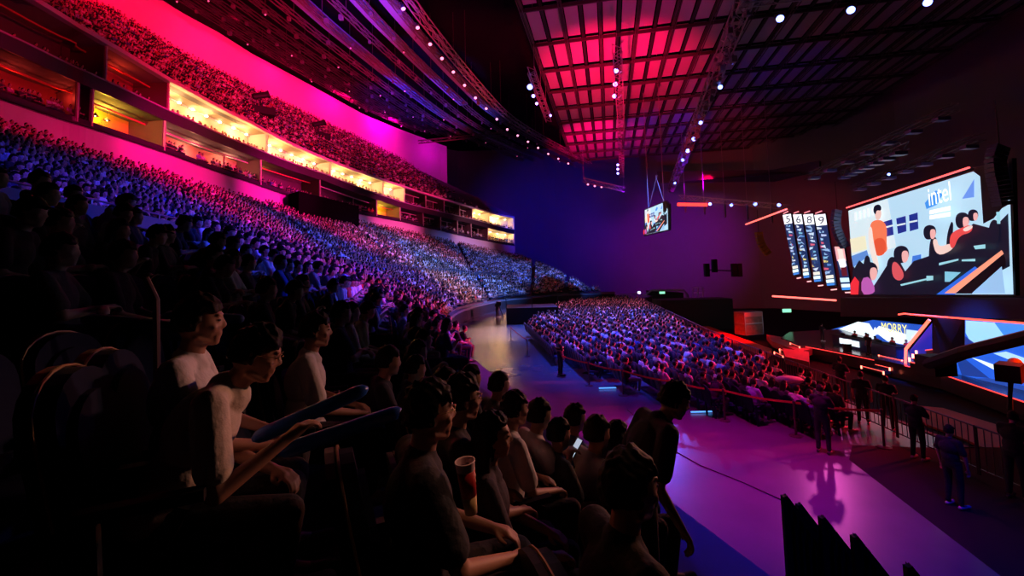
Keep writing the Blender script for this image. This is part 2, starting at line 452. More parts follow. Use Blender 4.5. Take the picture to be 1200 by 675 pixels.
# ------------------------------------------------------------------ people: shapes
def rotx(p, a, o):
    y, z = p[1]-o[1], p[2]-o[2]; return Vector((p[0], o[1]+y*cos(a)-z*sin(a), o[2]+y*sin(a)+z*cos(a)))
def rotz(p, a, o):
    x, y = p[0]-o[0], p[1]-o[1]; return Vector((o[0]+x*cos(a)-y*sin(a), o[1]+x*sin(a)+y*cos(a), p[2]))
def skeleton(pose='lap', lean=0.0, stand=False, yaw=0.0, nod=0.0):
    J = {}
    if stand:
        hz = .93; J['pel'] = Vector((0,0,hz)); J['hip'] = [Vector((s*.09,0,hz-.03)) for s in (-1,1)]
        J['knee'] = [Vector((s*.11,.02,.50)) for s in (-1,1)]; J['ank'] = [Vector((s*.12,-.03,.09)) for s in (-1,1)]
        J['toe'] = [Vector((s*.14,.13,.04)) for s in (-1,1)]; b = hz
    else:
        b = .52; J['pel'] = Vector((0,-.02,b)); J['hip'] = [Vector((s*.09,0,b)) for s in (-1,1)]
        J['knee'] = [Vector((s*.13,.43,.50)) for s in (-1,1)]; J['ank'] = [Vector((s*.12,.38,.09)) for s in (-1,1)]
        J['toe'] = [Vector((s*.14,.54,.04)) for s in (-1,1)]
    o = Vector((0,-.02,b))
    up = lambda x, y, z: rotx(Vector((x,y,b+z)), -lean, o)
    J['abd'] = up(0,-.03,.16); J['chest'] = up(0,-.04,.35); J['neck'] = up(0,-.03,.545); J['sh'] = [up(s*.178,-.04,.488) for s in (-1,1)]
    hc = up(0,.008,.685); hc = rotx(hc, nod, J['neck']); J['head'] = hc
    if pose == 'lap': el = [up(s*.24,.06,.20) for s in (-1,1)]; wr = [Vector((s*.12,.30,b+.12)) for s in (-1,1)]
    elif pose == 'phone': el = [up(s*.22,.10,.20) for s in (-1,1)]; wr = [Vector((s*.05,.27,b+.33)) for s in (-1,1)]
    elif pose == 'knees': el = [Vector((s*.20,.30,b+.17)) for s in (-1,1)]; wr = [Vector((s*.05,.46,b+.20)) for s in (-1,1)]
    elif pose == 'arms': el = [up(s*.25,.08,.24) for s in (-1,1)]; wr = [up(-s*.06,.22,.26) for s in (-1,1)]
    elif pose == 'down': el = [Vector((s*.25,.0+.10*lean,J['sh'][0].z-.29)) for s in (-1,1)]; wr = [Vector((s*.25,.06+.3*lean,J['sh'][0].z-.55)) for s in (-1,1)]
    elif pose == 'rail': el = [up(s*.24,.16,.28) for s in (-1,1)]; wr = [up(s*.12,.40,.24) for s in (-1,1)]
    elif pose == 'stick': el = [up(-.24,.05,.21), up(.25,.12,.22)]; wr = [Vector((-.06,.36,b+.09)), Vector((.14,.42,b+.27))]
    J['el'] = el; J['wr'] = wr; J['yaw'] = yaw; J['lean'] = lean; J['nod'] = nod
    return J
def head_R(J): return Matrix.Rotation(J['yaw'],3,'Z') @ Matrix.Rotation(-J['lean']*.45+J['nod'],3,'X')
def head_warp(p):
    z = p.z; 
    if z < -.02:
        k = min(1, (-z-.02)/.095); p.x *= 1-.38*k
        if p.y < 0: p.y *= 1-.45*k
        else: p.y *= 1-.08*k
    if z > .04 and p.y > 0: p.y *= 1-.15*min(1,(z-.04)/.07)
    # eye sockets
    for s in (-1,1):
        d = ((p.x-s*.032)**2+(z-.012)**2)/(.018**2)
        if p.y > .03: p.y -= .009*math.exp(-d)
    return p
def add_head(mb, J, hi=True):
    R = head_R(J); c = J['head']; g = lambda x,y,z: c+R@Vector((x,y,z))
    n, m_ = (32,24) if hi else (12,9)
    mb.ell(c, (.076,.097,.118), R, n, m_, head_warp)
    if hi:
        mb.cap(g(0,.084,.024), .008, g(0,.102,-.014), .0095, 10); mb.ell(g(0,.095,-.022), (.016,.012,.009), R)
        for s in (-1,1):
            mb.ell(g(s*.030,.078,.034), (.022,.014,.007), R)     # brow
            mb.ell(g(s*.031,.0775,.010), (.0135,.012,.010), R)   # lids over the eye
            mb.ell(g(s*.040,.062,-.022), (.022,.020,.020), R)    # cheek
            mb.ell(g(s*.079,-.005,-.004), (.007,.018,.030), R@Matrix.Rotation(s*.35,3,'Z'))   # ear
            mb.ell(g(s*.077,.002,-.028), (.006,.009,.011), R)
        mb.ell(g(0,.083,-.049), (.024,.011,.0060), R); mb.ell(g(0,.080,-.0605), (.021,.0115,.0070), R)
        mb.ell(g(0,.064,-.090), (.026,.019,.018), R); mb.ell(g(0,.070,-.070), (.030,.016,.016), R); mb.cap(g(-.052,.0,-.068), .018, g(-.01,.055,-.092), .018); mb.cap(g(.052,.0,-.068), .018, g(.01,.055,-.092), .018)
def add_hand(mb, wr, el, side, curl=.9):
    d = (wr-el).normalized(); up = Vector((0,0,1)); x = d.cross(up).normalized(); 
    if x.length < .5: x = Vector((1,0,0))
    n = x.cross(d)          # back of the hand is +n
    c = wr+d*.045
    mb.cap(wr-d*.01+x*.0, .024, wr+d*.07+x*.012, .021); mb.cap(wr, .022, wr+d*.07-x*.018, .020)
    for k in range(4):
        off = (k-1.5)*.019; L = [.036,.042,.039,.030][k] if side > 0 else [.030,.039,.042,.036][k]
        p = wr+d*.085+x*off; a = .35*curl; dd = d
        for s in range(3):
            dd = (d*cos(a)-n*sin(a)).normalized(); q = p+dd*L*(1-.22*s); mb.cap(p, .0095-.001*s, q, .0088-.001*s, 8, 2); p = q; a += .75*curl
    t = wr+d*.025-x*side*.022; q = t+(d*.6-x*side*.7-n*.3).normalized()*.038; mb.cap(t, .012, q, .0105, 8, 2); mb.cap(q, .0105, q+(d*.9-n*.3+x*side*.15)*.03, .009, 8, 2)
def body_parts(J, which, hi=True):
    mb = MB(); n = 14 if hi else 6
    e = .0
    R = Matrix.Rotation(-J['lean'],3,'X')
    if which == 'body':
        mb.ell(J['pel'], (.155,.115,.11), None, 14, 10); mb.ell(J['abd'], (.14,.10,.16), R, 14, 10); mb.ell(J['chest'], (.16,.108,.17), R, 14, 10)
        mb.cap(J['sh'][0]*.92+J['neck']*.08, .052, J['sh'][1]*.92+J['neck']*.08, .052, n)
        mb.cap(J['neck']-Vector((0,0,.04)), .056, J['head']+head_R(J)@Vector((0,-.012,-.06)), .050, n)
        add_head(mb, J, hi)
        for i, s in ((0,-1),(1,1)):
            mb.cap(J['sh'][i], .050, J['el'][i], .037, n); mb.cap(J['el'][i], .038, J['wr'][i], .025, n)
            add_hand(mb, J['wr'][i], J['el'][i], s)
            mb.cap(J['hip'][i], .082, J['knee'][i], .054, n); mb.cap(J['knee'][i], .054, J['ank'][i], .035, n); mb.cap(J['ank'][i], .035, J['toe'][i], .028, n)
    if which in ('shirt','jacket'):
        g = .016
        mb.ell(J['pel']+Vector((0,0,.03)), (.168+g,.122+g,.10), None, 18, 12); mb.ell(J['abd'], (.150+g,.112+g,.17), R, 18, 12); mb.ell(J['chest'], (.172+g,.118+g,.168), R, 18, 12)
        mb.cap(J['sh'][0]*.95+J['neck']*.05, .060, J['sh'][1]*.95+J['neck']*.05, .060, n)
        mb.cap(J['neck']-Vector((0,0,.06)), .090, J['neck']+R@Vector((0,.0,-.026)), .070, n)
        for i in (0,1):
            k = .72 if which == 'shirt' else 1.0
            mb.cap(J['sh'][i], .066, J['sh'][i].lerp(J['el'][i],k), .068 if which=='shirt' else .047, n)
            if which == 'jacket': mb.cap(J['el'][i], .047, J['el'][i].lerp(J['wr'][i],.9), .036, n)
            # cloth folds
            a = J['sh'][i]; b = J['abd']
            for q in range(3):
                f0 = .25+.2*q; p = J['chest'].lerp(J['abd'],f0)+Vector(((-1,1)[i]*(.13+.02*q),.07,0)); mb.cap(a.lerp(p,.25), .012, p, .010, 6, 2)
    if which == 'trousers':
        mb.ell(J['pel']+Vector((0,0,-.0)), (.172,.13,.112), None, 18, 12)
        for i in (0,1):
            mb.cap(J['hip'][i], .096, J['knee'][i], .068, n); mb.cap(J['knee'][i], .068, J['knee'][i].lerp(J['ank'][i],.92), .052, n)
    if which == 'shoes':
        for i in (0,1):
            d = (J['toe'][i]-J['ank'][i]); mb.cap(J['ank'][i]+Vector((0,-.03,-.045)), .042, J['toe'][i]+Vector((0,.05,0)), .040, n)
    return mb
def hair_mb(J, style='short', hi=True, seed=0):
    r = random.Random(seed); mb = MB(); R = head_R(J); c = J['head']
    ph = [r.uniform(0,6) for _ in range(6)]
    def fn(p):
        q = Vector((p.x*1.13+0, p.y*(1.13 if p.y < 0 else 1.07), p.z*1.13))
        nn = .0052*(sin(p.x*150+ph[0])*sin(p.z*130+ph[1])+sin(p.y*140+ph[2])*sin(p.x*190+ph[3])+.9*sin(p.z*260+p.y*170+p.x*60+ph[4]))
        q *= 1+nn/.1*(1 if hi else .6)
        low = p.z < (-.035 if style != 'long' else -.2) 
        face = (p.y > .028 and p.z < .062 - .25*max(0,abs(p.x)-.03)) or (p.y > .004 and p.z < .0) 
        if style == 'cap': face = (p.y > .02 and p.z < .03) or p.y > 0 and p.z < .0
        if face or low: q = p*.86
        if p.z > .03: q.z += .008
        return q
    mb.ell(c, (.078,.099,.118), R, 36 if hi else 12, 26 if hi else 9, fn)
    if style == 'long':
        for k in range(9 if hi else 5):
            nseg = 9 if hi else 5; a = (k/(nseg-1)-.5)*2
            p = c+R@Vector((a*.075,-.075*(1-.5*a*a),.03)); q = c+Vector((a*.095,-.085*(1-.3*a*a)+r.uniform(-.01,.01),-.16)); w = q+Vector((a*.01,.0,-.13-r.uniform(0,.05)))
            mb.cap(p, .036, q, .034, 8, 2); mb.cap(q, .034, w, .018, 8, 2)
    if style == 'short' and hi:
        for k in range(26):
            a = r.uniform(-1.0,1.0); x = a*.066; p = c+R@Vector((x,.058+r.uniform(-.008,.008),.092-abs(a)*.02)); q = c+R@Vector((x*1.02+r.uniform(-.01,.01),.086-abs(a)*.02+r.uniform(-.003,.003),.058+r.uniform(-.012,.012)))
            mb.cap(p, .014, q, .008, 6, 2)
    if style == 'cap':
        mb.ell(c+R@Vector((0,.115,.055)), (.062,.06,.008), R@Matrix.Rotation(-.2,3,'X'), 16, 8)
    return mb
_tmp = []
def remesh(mb, name, voxel, smooth=3, ratio=None):
    me = mb.mesh('tmp'); o = bpy.data.objects.new('tmp', me); COL.objects.link(o)
    b = bmesh.new(); b.from_mesh(me); bmesh.ops.recalc_face_normals(b, faces=b.faces); b.to_mesh(me); b.free()
    r = o.modifiers.new('r','REMESH'); r.mode = 'VOXEL'; r.voxel_size = voxel; r.use_smooth_shade = True
    if smooth: s = o.modifiers.new('s','SMOOTH'); s.factor = .5; s.iterations = smooth
    if ratio: d = o.modifiers.new('d','DECIMATE'); d.ratio = ratio
    dg = bpy.context.evaluated_depsgraph_get(); out = bpy.data.meshes.new_from_object(o.evaluated_get(dg)); out.name = name
    bpy.data.objects.remove(o); bpy.data.meshes.remove(me); out.shade_smooth(); return out
M_skin = mat('skin', objcol=True, rough=.55, noise=.08, nscale=14)
M_hair = mat('hair', objcol=True, spec=.15, rough=.6, noise=.3, nscale=60)
M_cloth = mat('cloth', objcol=True, rough=.85, noise=.14, nscale=9, bump=1.0)
def proto(pose, lean=0, stand=False, yaw=0, nod=0, top='shirt', hair='short', hi=False, seed=0):
    J = skeleton(pose, lean, stand, yaw, nod); v = .0065 if hi else .012; P = {'J':J}
    for w, M in (('body',M_skin),(top,M_cloth),('trousers',M_cloth),('shoes',M_cloth)):
        me = remesh(body_parts(J, w, True), w, v if w == 'body' else v*1.25, 2 if w == 'body' else 4, None if hi else (.35 if w=='body' else .3))
        me.materials.append(M); P[w] = me
    me = remesh(hair_mb(J, hair, True, seed), 'hair', .006 if hi else .010, 1, None if hi else .35); me.materials.append(M_hair); P['hair'] = me
    P['top'] = top; P['style'] = hair; return P
SKIN = [(.55,.36,.26),(.62,.42,.31),(.50,.32,.22),(.66,.46,.35)]
SHIRTS = [('white',(.8,.8,.8)),('black',(.02,.02,.022)),('dark navy',(.03,.04,.09)),('grey',(.35,.35,.37)),('light blue',(.35,.5,.75)),('red',(.55,.05,.05)),('cream',(.7,.64,.52)),('dark grey',(.09,.09,.10)),('blue',(.07,.14,.45)),('pink',(.75,.4,.45))]
SW = [26,44,8,5,5,2,5,8,3,2]
TROU = [(.02,.02,.025),(.05,.06,.10),(.10,.10,.11),(.3,.27,.2),(.03,.04,.08)]
HAIRC = [(.012,.010,.010),(.02,.014,.012),(.03,.02,.015)]
def person(P, loc, rz, shirt, label, group=None, skin=None, trou=None, scale=1.0, hairc=None, cat='person', name='person', extra=None):
    skin = skin or random.choice(SKIN); trou = trou or random.choice(TROU)
    o = link(name, P['body'], None, skin); o.location = loc; o.rotation_euler = (0,0,rz); o.scale = (scale,)*3
    link('hair', P['hair'], o, hairc or random.choice(HAIRC)); link(P['top'], P[P['top']], o, shirt); link('trousers', P['trousers'], o, trou); link('shoes', P['shoes'], o, (.05,.05,.05) if random.random()<.5 else (.6,.6,.6))
    tag(o, label, cat, group); return o

# ------------------------------------------------------------------ low detail figures for the far crowd
def lod(kind, level):
    pose, lean, stand = kind; J = skeleton(pose, lean, stand); mb = MB(); n = 7 if level == 0 else 5; R = Matrix.Rotation(-lean,3,'X'); HR = head_R(J)
    en = (8,6) if level == 0 else (6,4)
    mb.cur = 0; mb.ell(J['head'], (.076,.097,.118), HR, en[0], en[1], None); mb.cap(J['neck'], .055, J['head']-Vector((0,0,.06)), .05, n, 1)
    mb.cur = 1; mb.ell(J['head']+HR@Vector((0,-.022,.026)), (.086,.095,.112), HR, en[0], en[1])
    mb.cur = 2; mb.ell(J['abd'], (.16,.125,.20), R, en[0], en[1]-1); mb.ell(J['chest']+Vector((0,0,.02)), (.20,.125,.19), R, en[0], en[1]-1)
    for i in (0,1):
        mb.cur = 2; mb.cap(J['sh'][i], .066, J['sh'][i].lerp(J['el'][i],.7), .056, n, 1)
        mb.cur = 0; mb.cap(J['sh'][i].lerp(J['el'][i],.7), .042, J['el'][i], .040, n, 1) if level == 0 else None
        mb.cap(J['el'][i], .040, J['wr'][i]+(J['wr'][i]-J['el'][i]).normalized()*.10, .030, n, 1)
        mb.cur = 3; mb.cap(J['hip'][i], .092, J['knee'][i], .066, n, 1)
        if level == 0 or stand: mb.cap(J['knee'][i], .062, J['ank'][i], .045, n, 1)
    return np.array(mb.v), mb.f, np.array(mb.c)
class Crowd:
    def __init__(s): s.V = []; s.L = []; s.T = []; s.C = []; s.n = 0
    def add(s, tpl, loc, rz, cols, scale=1.0):
        V, Fl, tot, cid = tpl; c, sn = cos(rz), sin(rz)
        R = np.array([[c,sn,0],[-sn,c,0],[0,0,1]])*scale
        s.V.append((V@R+np.array(loc)).astype(np.float32)); s.L.append(Fl+s.n); s.T.append(tot); s.C.append(cols[cid]); s.n += len(V)
    def build(s, name, material):
        V = np.concatenate(s.V); L = np.concatenate(s.L); T = np.concatenate(s.T); C = np.concatenate(s.C)
        me = bpy.data.meshes.new(name); me.vertices.add(len(V)); me.vertices.foreach_set('co', V.ravel())
        me.loops.add(len(L)); me.loops.foreach_set('vertex_index', L.astype(np.int32))
        st = np.concatenate([[0], np.cumsum(T)[:-1]]).astype(np.int32)
        me.polygons.add(len(T)); me.polygons.foreach_set('loop_start', st)
        a = me.attributes.new('tint', 'FLOAT_COLOR', 'FACE'); CC = np.ones((len(T),4), np.float32); CC[:,:3] = C; a.data.foreach_set('color', CC.ravel())
        me.update(calc_edges=True); me.validate(); me.materials.append(material); me.shade_smooth()
        return link(name, me)
def pack(t):
    V, F, c = t; return (V, np.array([i for f in F for i in f], np.int64), np.array([len(f) for f in F], np.int64), c)
KINDS = [('lap',0,False),('arms',-.05,False),('knees',.45,False),('phone',.12,False),('lap',.2,False)]
LOD0 = [pack(lod(k,0)) for k in KINDS]; LOD1 = [pack(lod(k,1)) for k in KINDS]

# ------------------------------------------------------------------ seats in the stand
NOFLOOR = [(519,388),(600,372),(960,505),(1200,675),(822,675),(800,560),(735,505),(640,478),(600,462),(560,440),(528,432)]   # open walkway as seen over the front rows: no one stands up into it
def inpoly(u, v, P):
    c = False; j = len(P)-1
    for i in range(len(P)):
        if (P[i][1] > v) != (P[j][1] > v) and u < (P[j][0]-P[i][0])*(v-P[i][1])/(P[j][1]-P[i][1])+P[i][0]: c = not c
        j = i
    return c
AIS = [t_of_u(u) for u in (215, 300, 405, 530)] + [1.25, 9.35, 10.0]
STAGE = Vector((30, 34, 0))
seats = []     # x,y,z,yaw,row,seat,sec,depth
HEROES = []    # filled below: (u, v, depth)
for f, sec, ri in ROWS:
    ts = frange(.05, 10.6, 420); pts = [plan(t, f) for t in ts]; L = [0]
    for k in range(1, len(ts)): L.append(L[-1]+math.dist(pts[k], pts[k-1]))
    s = .3 + (ri % 2)*.1; k = 0; idx = 0
    while s < L[-1]:
        while L[k+1] < s: k += 1
        q = (s-L[k])/(L[k+1]-L[k]); t = lerp(ts[k], ts[k+1], q); x, y = lerp(pts[k][0],pts[k+1][0],q), lerp(pts[k][1],pts[k+1][1],q)
        dx, dy = pts[k+1][0]-pts[k][0], pts[k+1][1]-pts[k][1]; ln = math.hypot(dx,dy); dens = 0
        step = .56
        s += step; idx += 1
        sc = math.hypot(cr(FXY,min(11,t+.01))[0]-cr(FXY,t)[0], cr(FXY,min(11,t+.01))[1]-cr(FXY,t)[1])
        # stairways are straight gaps about a metre wide
        if any(abs(t-a)*math.dist(plan(a-.05,f), plan(a+.05,f))/.1 < .62 for a in AIS): continue
        if f > SMAX(t): continue
        if sec == 'up' and f > .90 and t_of_u(338) < t < t_of_u(412): continue     # dark doorway block at the top
        nx, ny = dy/ln, -dx/ln      # towards the arena
        seats.append((x, y, zrow(t, f), math.atan2(ny, nx)-PI/2, ri+1, idx, sec, t, f))
# upper balcony seats
ub_seats = []
for r in range(NUR):
    t = .3
    while t < 8.9:
        a = ubp(t, (r+.6)/NUR); b = ubp(t+.02, (r+.6)/NUR); ln = math.dist(a[:2], b[:2])/.02
        t += .60/ln; nn = wn(t)
        z = ubp(t, r/NUR).z
        fill = .93 if t < 6.9 else (.6 if t < 7.6 else .12)
        if r > 15-max(0,(t-6.6))*7: continue
        if random.random() < fill: ub_seats.append((a.x, a.y, z, math.atan2(-nn.y, -nn.x)-PI/2, 'balcony'))
# floor crowd beyond the rope barrier
FP = [(8.4,12.9),(5.9,15.9),(4.4,18),(2.9,20.8),(1.4,27),(.7,33),(1.6,38),(3.5,50),(8.5,60),(15,64),(15.5,55),(13,40),(11,27),(10.3,19),(9.9,13.2)]
fl_seats = []
fd = Vector((.995,.10)).normalized(); sd = Vector((-fd.y, fd.x))
for i in range(-10, 60):
    for j in range(-10, 110):
        c = Vector((8.4,13.3)) + fd*((i-20)*.86) + sd*((j-10)*.54 + (i%2)*.2)
        if inpoly(c.x, c.y, FP):
            if abs(((c-Vector((8.4,13.3))).dot(sd)) % 14 - 7) < .45: continue
            fl_seats.append((c.x, c.y, 0.0, math.atan2(fd.y, fd.x)-PI/2, i, j))
# ------------------------------------------------------------------ chairs
M_seat = mat('seat_fabric', (.014,.018,.045), .9, noise=.2, nscale=20, spec=.1)
M_shell = mat('seat_shell', (.014,.014,.018), .6, spec=.2)
M_pipe = mat('seat_piping', (.30,.17,.08), .5)
def back_outline(w, z0, z1, n=10):
    P = [(-w*.86,z0),(w*.86,z0),(w,z0+.25*(z1-z0))]
    for k in range(n+1):
        a = PI*k/n; P.append((w*cos(a)*(1 if abs(cos(a))<.99 else 1), z1-.16+.16*sin(a)))
    P.append((-w,z0+.25*(z1-z0))); return P
def recl(x, y, z): return Vector((x, y-.20*(z-.45), z))
def chair_meshes():
    D = {}
    mb = MB(); o = back_outline(.235,.44,1.02); mb.prism([recl(x,-.20,z) for x,z in o], (0,.055,0)); mb.prism([recl(x*.8,-.15,.5+(z-.5)*.85) for x,z in o], (0,.03,0)); D['backrest'] = mb.mesh('backrest', M_seat)
    mb = MB(); mb.prism([recl(x*1.02,-.235,z) for x,z in back_outline(.24,.42,1.03)], (0,.03,0)); D['back_shell'] = mb.mesh('back_shell', M_shell)
    mb = MB(); mb.tube([recl(x*1.02,-.195,z) for x,z in back_outline(.24,.43,1.03)[2:]], .0055, 5); D['piping'] = mb.mesh('piping', M_pipe)
    mb = MB(); mb.ell((0,.06,.41), (.235,.25,.055), None, 16, 8, lambda p: Vector((max(-.225,min(.225,p.x*1.25)), max(-.22,min(.22,p.y*1.25)), p.z))); D['seat'] = mb.mesh('seat', M_seat, True)
    for k, s in (('l',-1),('r',1)):
        mb = MB(); mb.bar((s*.27,-.18,.62),(s*.27,.16,.63),.05,.035); mb.bar((s*.27,-.14,.60),(s*.27,-.10,.0),.035,.06); mb.bar((s*.27,.10,.60),(s*.27,-.02,.35),.03,.04); D['arm'+k] = mb.mesh('armrest', M_shell)
    mb = MB(); mb.bar((-.26,-.12,.30),(.26,-.12,.30),.04,.05); mb.box((-.30,-.16,0),(-.24,-.06,.02)); mb.box((.24,-.16,0),(.30,-.06,.02)); D['frame'] = mb.mesh('frame', M_shell)
    return D
CH = chair_meshes()
_cm = MB()
for k in ('backrest','seat','arml','armr'):
    me = CH[k]; _cm.add([v.co[:] for v in me.vertices], [tuple(p.vertices) for p in me.polygons])
CHLOW = _cm.mesh('theatre_seat', M_seat)
def chair(loc, rz, label, full=True, group='theatre seats of the stand'):
    if not full:
        o = link('theatre_seat', CHLOW); o.location = loc; o.rotation_euler = (0,0,rz); return tag(o, label, 'seat', group)
    o = link('theatre_seat', CH['frame']); o.location = loc; o.rotation_euler = (0,0,rz)
    b = link('backrest', CH['backrest'], o); link('back_shell', CH['back_shell'], b); link('piping', CH['piping'], b)
    for k, nm in (('seat','seat_cushion'),('arml','armrest'),('armr','armrest')): link(nm, CH[k], o)
    return tag(o, label, 'seat', group)

# ------------------------------------------------------------------ named people near the camera
def row_z(p):        # tread height of the stand nearest to a plan point
    best = None
    for t in frange(.3, 3.0, 54):
        for f, sec, i in ROWS[:14]:
            q = plan(t, f); d = math.hypot(q[0]-p.x, q[1]-p.y)
            if best is None or d < best[0]: best = (d, zrow(t,f), t, f, i, sec)
    return best
def yaw_to(p, tgt): return math.atan2(tgt[1]-p[1], tgt[0]-p[0])-PI/2
HERO = [ # u, v of the head, distance, proto args, shirt, label, body yaw offset, extras
 (234,378,1.98,dict(pose='lap',lean=.02,hi=True,seed=1),(.82,.80,.80),'person in white T-shirt sitting upright, watching in profile behind the man with inflatable tubes',0,{}),
 (300,416,1.80,dict(pose='stick',lean=.42,nod=-.1,hi=True,seed=2),(.78,.70,.58),'person in beige T-shirt and thin glasses leaning forward with blue inflatable tubes',0,{'glasses':1,'sticks':1}),
 (370,388,3.30,dict(pose='lap',lean=.05,hi=True,seed=3),(.78,.74,.70),'person in pale T-shirt with black collar sitting two rows past the man with inflatable tubes',0,{}),
 (503,484,1.72,dict(pose='lap',lean=.0,hi=True,seed=4),(.03,.03,.04),'person in dark shirt and glasses with short black hair beside the paper cup',0,{'glasses':1}),
 (541,468,2.55,dict(pose='lap',lean=.05,hi=True,seed=5),(.03,.03,.035),'person in black T-shirt and glasses in the row beyond the paper cup',0,{'glasses':1}),
 (603,480,3.0,dict(pose='lap',lean=.08,hi=True,seed=6),(.80,.78,.78),'person in white T-shirt beside the long-haired person near the walkway',0,{}),
 (577,512,2.35,dict(pose='lap',lean=.0,hair='long',hi=True,seed=7),(.05,.04,.06),'person with long black hair hanging over dark clothing, seen from behind',-.5,{}),
 (632,487,3.6,dict(pose='phone',lean=.05,hi=False,seed=8),(.75,.7,.72),'person in pale shirt holding up a phone near the open walkway',0,{'phone':1}),
 (655,509,3.5,dict(pose='lap',lean=.02,hi=False,seed=9),(.04,.04,.05),'person in dark shirt in front of the one filming with a phone',0,{}),
 (674,491,4.3,dict(pose='lap',lean=.0,hi=False,seed=10),(.10,.16,.35),'person in blue shirt next to the open walkway, head above the others',0,{}),
 (700,508,3.75,dict(pose='lap',lean=.0,hi=False,seed=11),(.45,.45,.5),'person in grey shirt, last but one head before the standing man',0,{}),
 (724,512,3.9,dict(pose='arms',lean=.0,hair='long',hi=False,seed=12),(.03,.03,.04),'person in dark clothes directly beside the standing man',0,{}),
 (738,572,1.62,dict(pose='lap',lean=.0,hi=True,seed=13),(.02,.02,.025),'person in black seen almost in silhouette below the standing man',-.15,{}),
 (455,424,3.9,dict(pose='phone',lean=.1,hi=False,seed=14),(.04,.04,.06),'person in dark shirt looking down at a lit phone in the seat aisle',0,{'phone':1}),
 (487,432,4.2,dict(pose='lap',lean=.05,hi=False,seed=15),(.05,.08,.2),'person in navy shirt beside the one with the lit phone',0,{}),
 (585,452,4.4,dict(pose='lap',lean=.05,hi=False,seed=16),(.2,.2,.24),'person in charcoal shirt seated at the foot of the stand',0,{}),
 (552,444,4.0,dict(pose='lap',lean=.0,hi=False,seed=17),(.03,.03,.035),'person in black shirt between the glasses wearer and the walkway',0,{}),
 (522,452,3.3,dict(pose='lap',lean=.0,hi=False,seed=18),(.06,.05,.06),'person in brown-black shirt behind the glasses wearer in the second row',0,{}),
]
heropos = []
for (u, v, d, pa, shirt, label, dyaw, ex) in HERO:
    pw = at(u, v, d)
    P = proto(**pa); J = P['J']
    bz = row_z(pw); rz = -PI/2 + .10 + dyaw       # facing across the arena (+X), a touch to the stage
    rz = yaw_to((0,0), (1,.42)) + dyaw*.6
    hh = J['head'].z; zr = min([zrow(bz[2], f) for f,_,_ in ROWS[:11]], key=lambda z: abs((pw.z-z)/hh-1.0))
    sc = max(.9, min(1.08, (pw.z-zr)/hh))
    base = pw - Matrix.Rotation(rz,3,'Z')@Vector(J['head'])*sc
    o = person(P, base, rz, shirt, label, skin=(.46,.24,.16), scale=sc, name='person', trou=(.02,.02,.025))
    heropos.append((base.x, base.y, base.z, rz))
    R = head_R(J); g = lambda x,y,z: J['head']+R@Vector((x,y,z))
    if ex.get('glasses'):
        mb = MB()
        for s in (-1,1):
            mb.tube([g(s*.033+.022*cos(a),.103-.012*abs(cos(a)),.012+.017*sin(a)) for a in frange(0,2*PI,14)[:-1]], .0016, 5, closed=True)
            mb.tube([g(s*.054,.094,.016), g(s*.078,.05,.014), g(s*.080,-.005,.010), g(s*.078,-.02,-.006)], .0016, 5)
        mb.tube([g(-.011,.104,.014), g(0,.107,.018), g(.011,.104,.014)], .0015, 5)
        mb.build('glasses', mat('gold_wire', (.6,.45,.25), .3, .9), o)
    mb = MB()
    for s in (-1,1): mb.ell(g(s*.031,.082,.010), (.0115,.0095,.0065), R, 10, 8)
    if pa.get('hi'): mb.build('eyes', mat('eye', (.12,.10,.09), .2), o, smooth=True)
    if ex.get('sticks'):
        w = [Matrix.Rotation(rz,3,'Z')@(J['wr'][i]*sc)+base for i in (0,1)]
        for k, (a, b, c2, lb) in enumerate([(w[1]+Vector((-.18,.10,-.03)), w[1]+Vector((.20,.34,.10)),.03,'blue inflatable cheering tube gripped in the upper hand'),(w[1]+Vector((-.10,.14,-.10)), w[1]+Vector((.34,.40,-.02)),.032,'blue inflatable cheering tube lying just below the other')]):
            mb = MB(); mb.tube([a, a.lerp(b,.04), a.lerp(b,.1), a.lerp(b,.9), a.lerp(b,.96), b], [.008,c2*.8,c2,c2,c2*.8,.008], 12)
            tag(mb.build('cheering_tube', mat('blue_vinyl', (.02,.12,.55), .3), smooth=True), lb, 'inflatable tube', 'inflatable cheering tubes')
    if ex.get('phone'):
        w = (J['wr'][0]+J['wr'][1])*.5*sc; w = Matrix.Rotation(rz,3,'Z')@w+base; Rp = Matrix.Rotation(rz,3,'Z')@Matrix.Rotation(.9,3,'X')
        q = empty('smartphone', w+Matrix.Rotation(rz,3,'Z')@Vector((0,.09,.05))); q.rotation_euler = Rp.to_euler()
        tag(q, 'smartphone with a lit screen held by the person in ' + ('pale shirt near the walkway' if u > 600 else 'dark shirt in the seat aisle'), 'phone')
        mb = MB(); mb.box((-.037,-.077,-.004),(.037,.077,.004)); mb.build('case', M_shell, q)
        mb = MB(); mb.box((-.034,-.072,.004),(.034,.072,.0055)); mb.build('screen', mat('phone_screen', (.1,.1,.1), .3, emit=(.7,.8,1), es=.6), q)
    chair((base.x, base.y, base.z), rz, 'dark theatre seat under the person '+' '.join(label.split()[1:9]), True)
# the man standing and bending by the walkway
Pst = proto(pose='down', lean=.42, nod=-.15, stand=True, hi=True, seed=21, yaw=-.2)
pw = at(790, 470, 3.15); rz = yaw_to((0,0),(1,.15)); J = Pst['J']; sc = 1.0
base = pw-Matrix.Rotation(rz,3,'Z')@Vector(J['head'])*sc
person(Pst, base, rz, (.025,.025,.03), 'standing person in black T-shirt and dark trousers bending over the front seats', skin=(.55,.36,.26), trou=(.02,.02,.02))
heropos.append((base.x, base.y, base.z, rz))
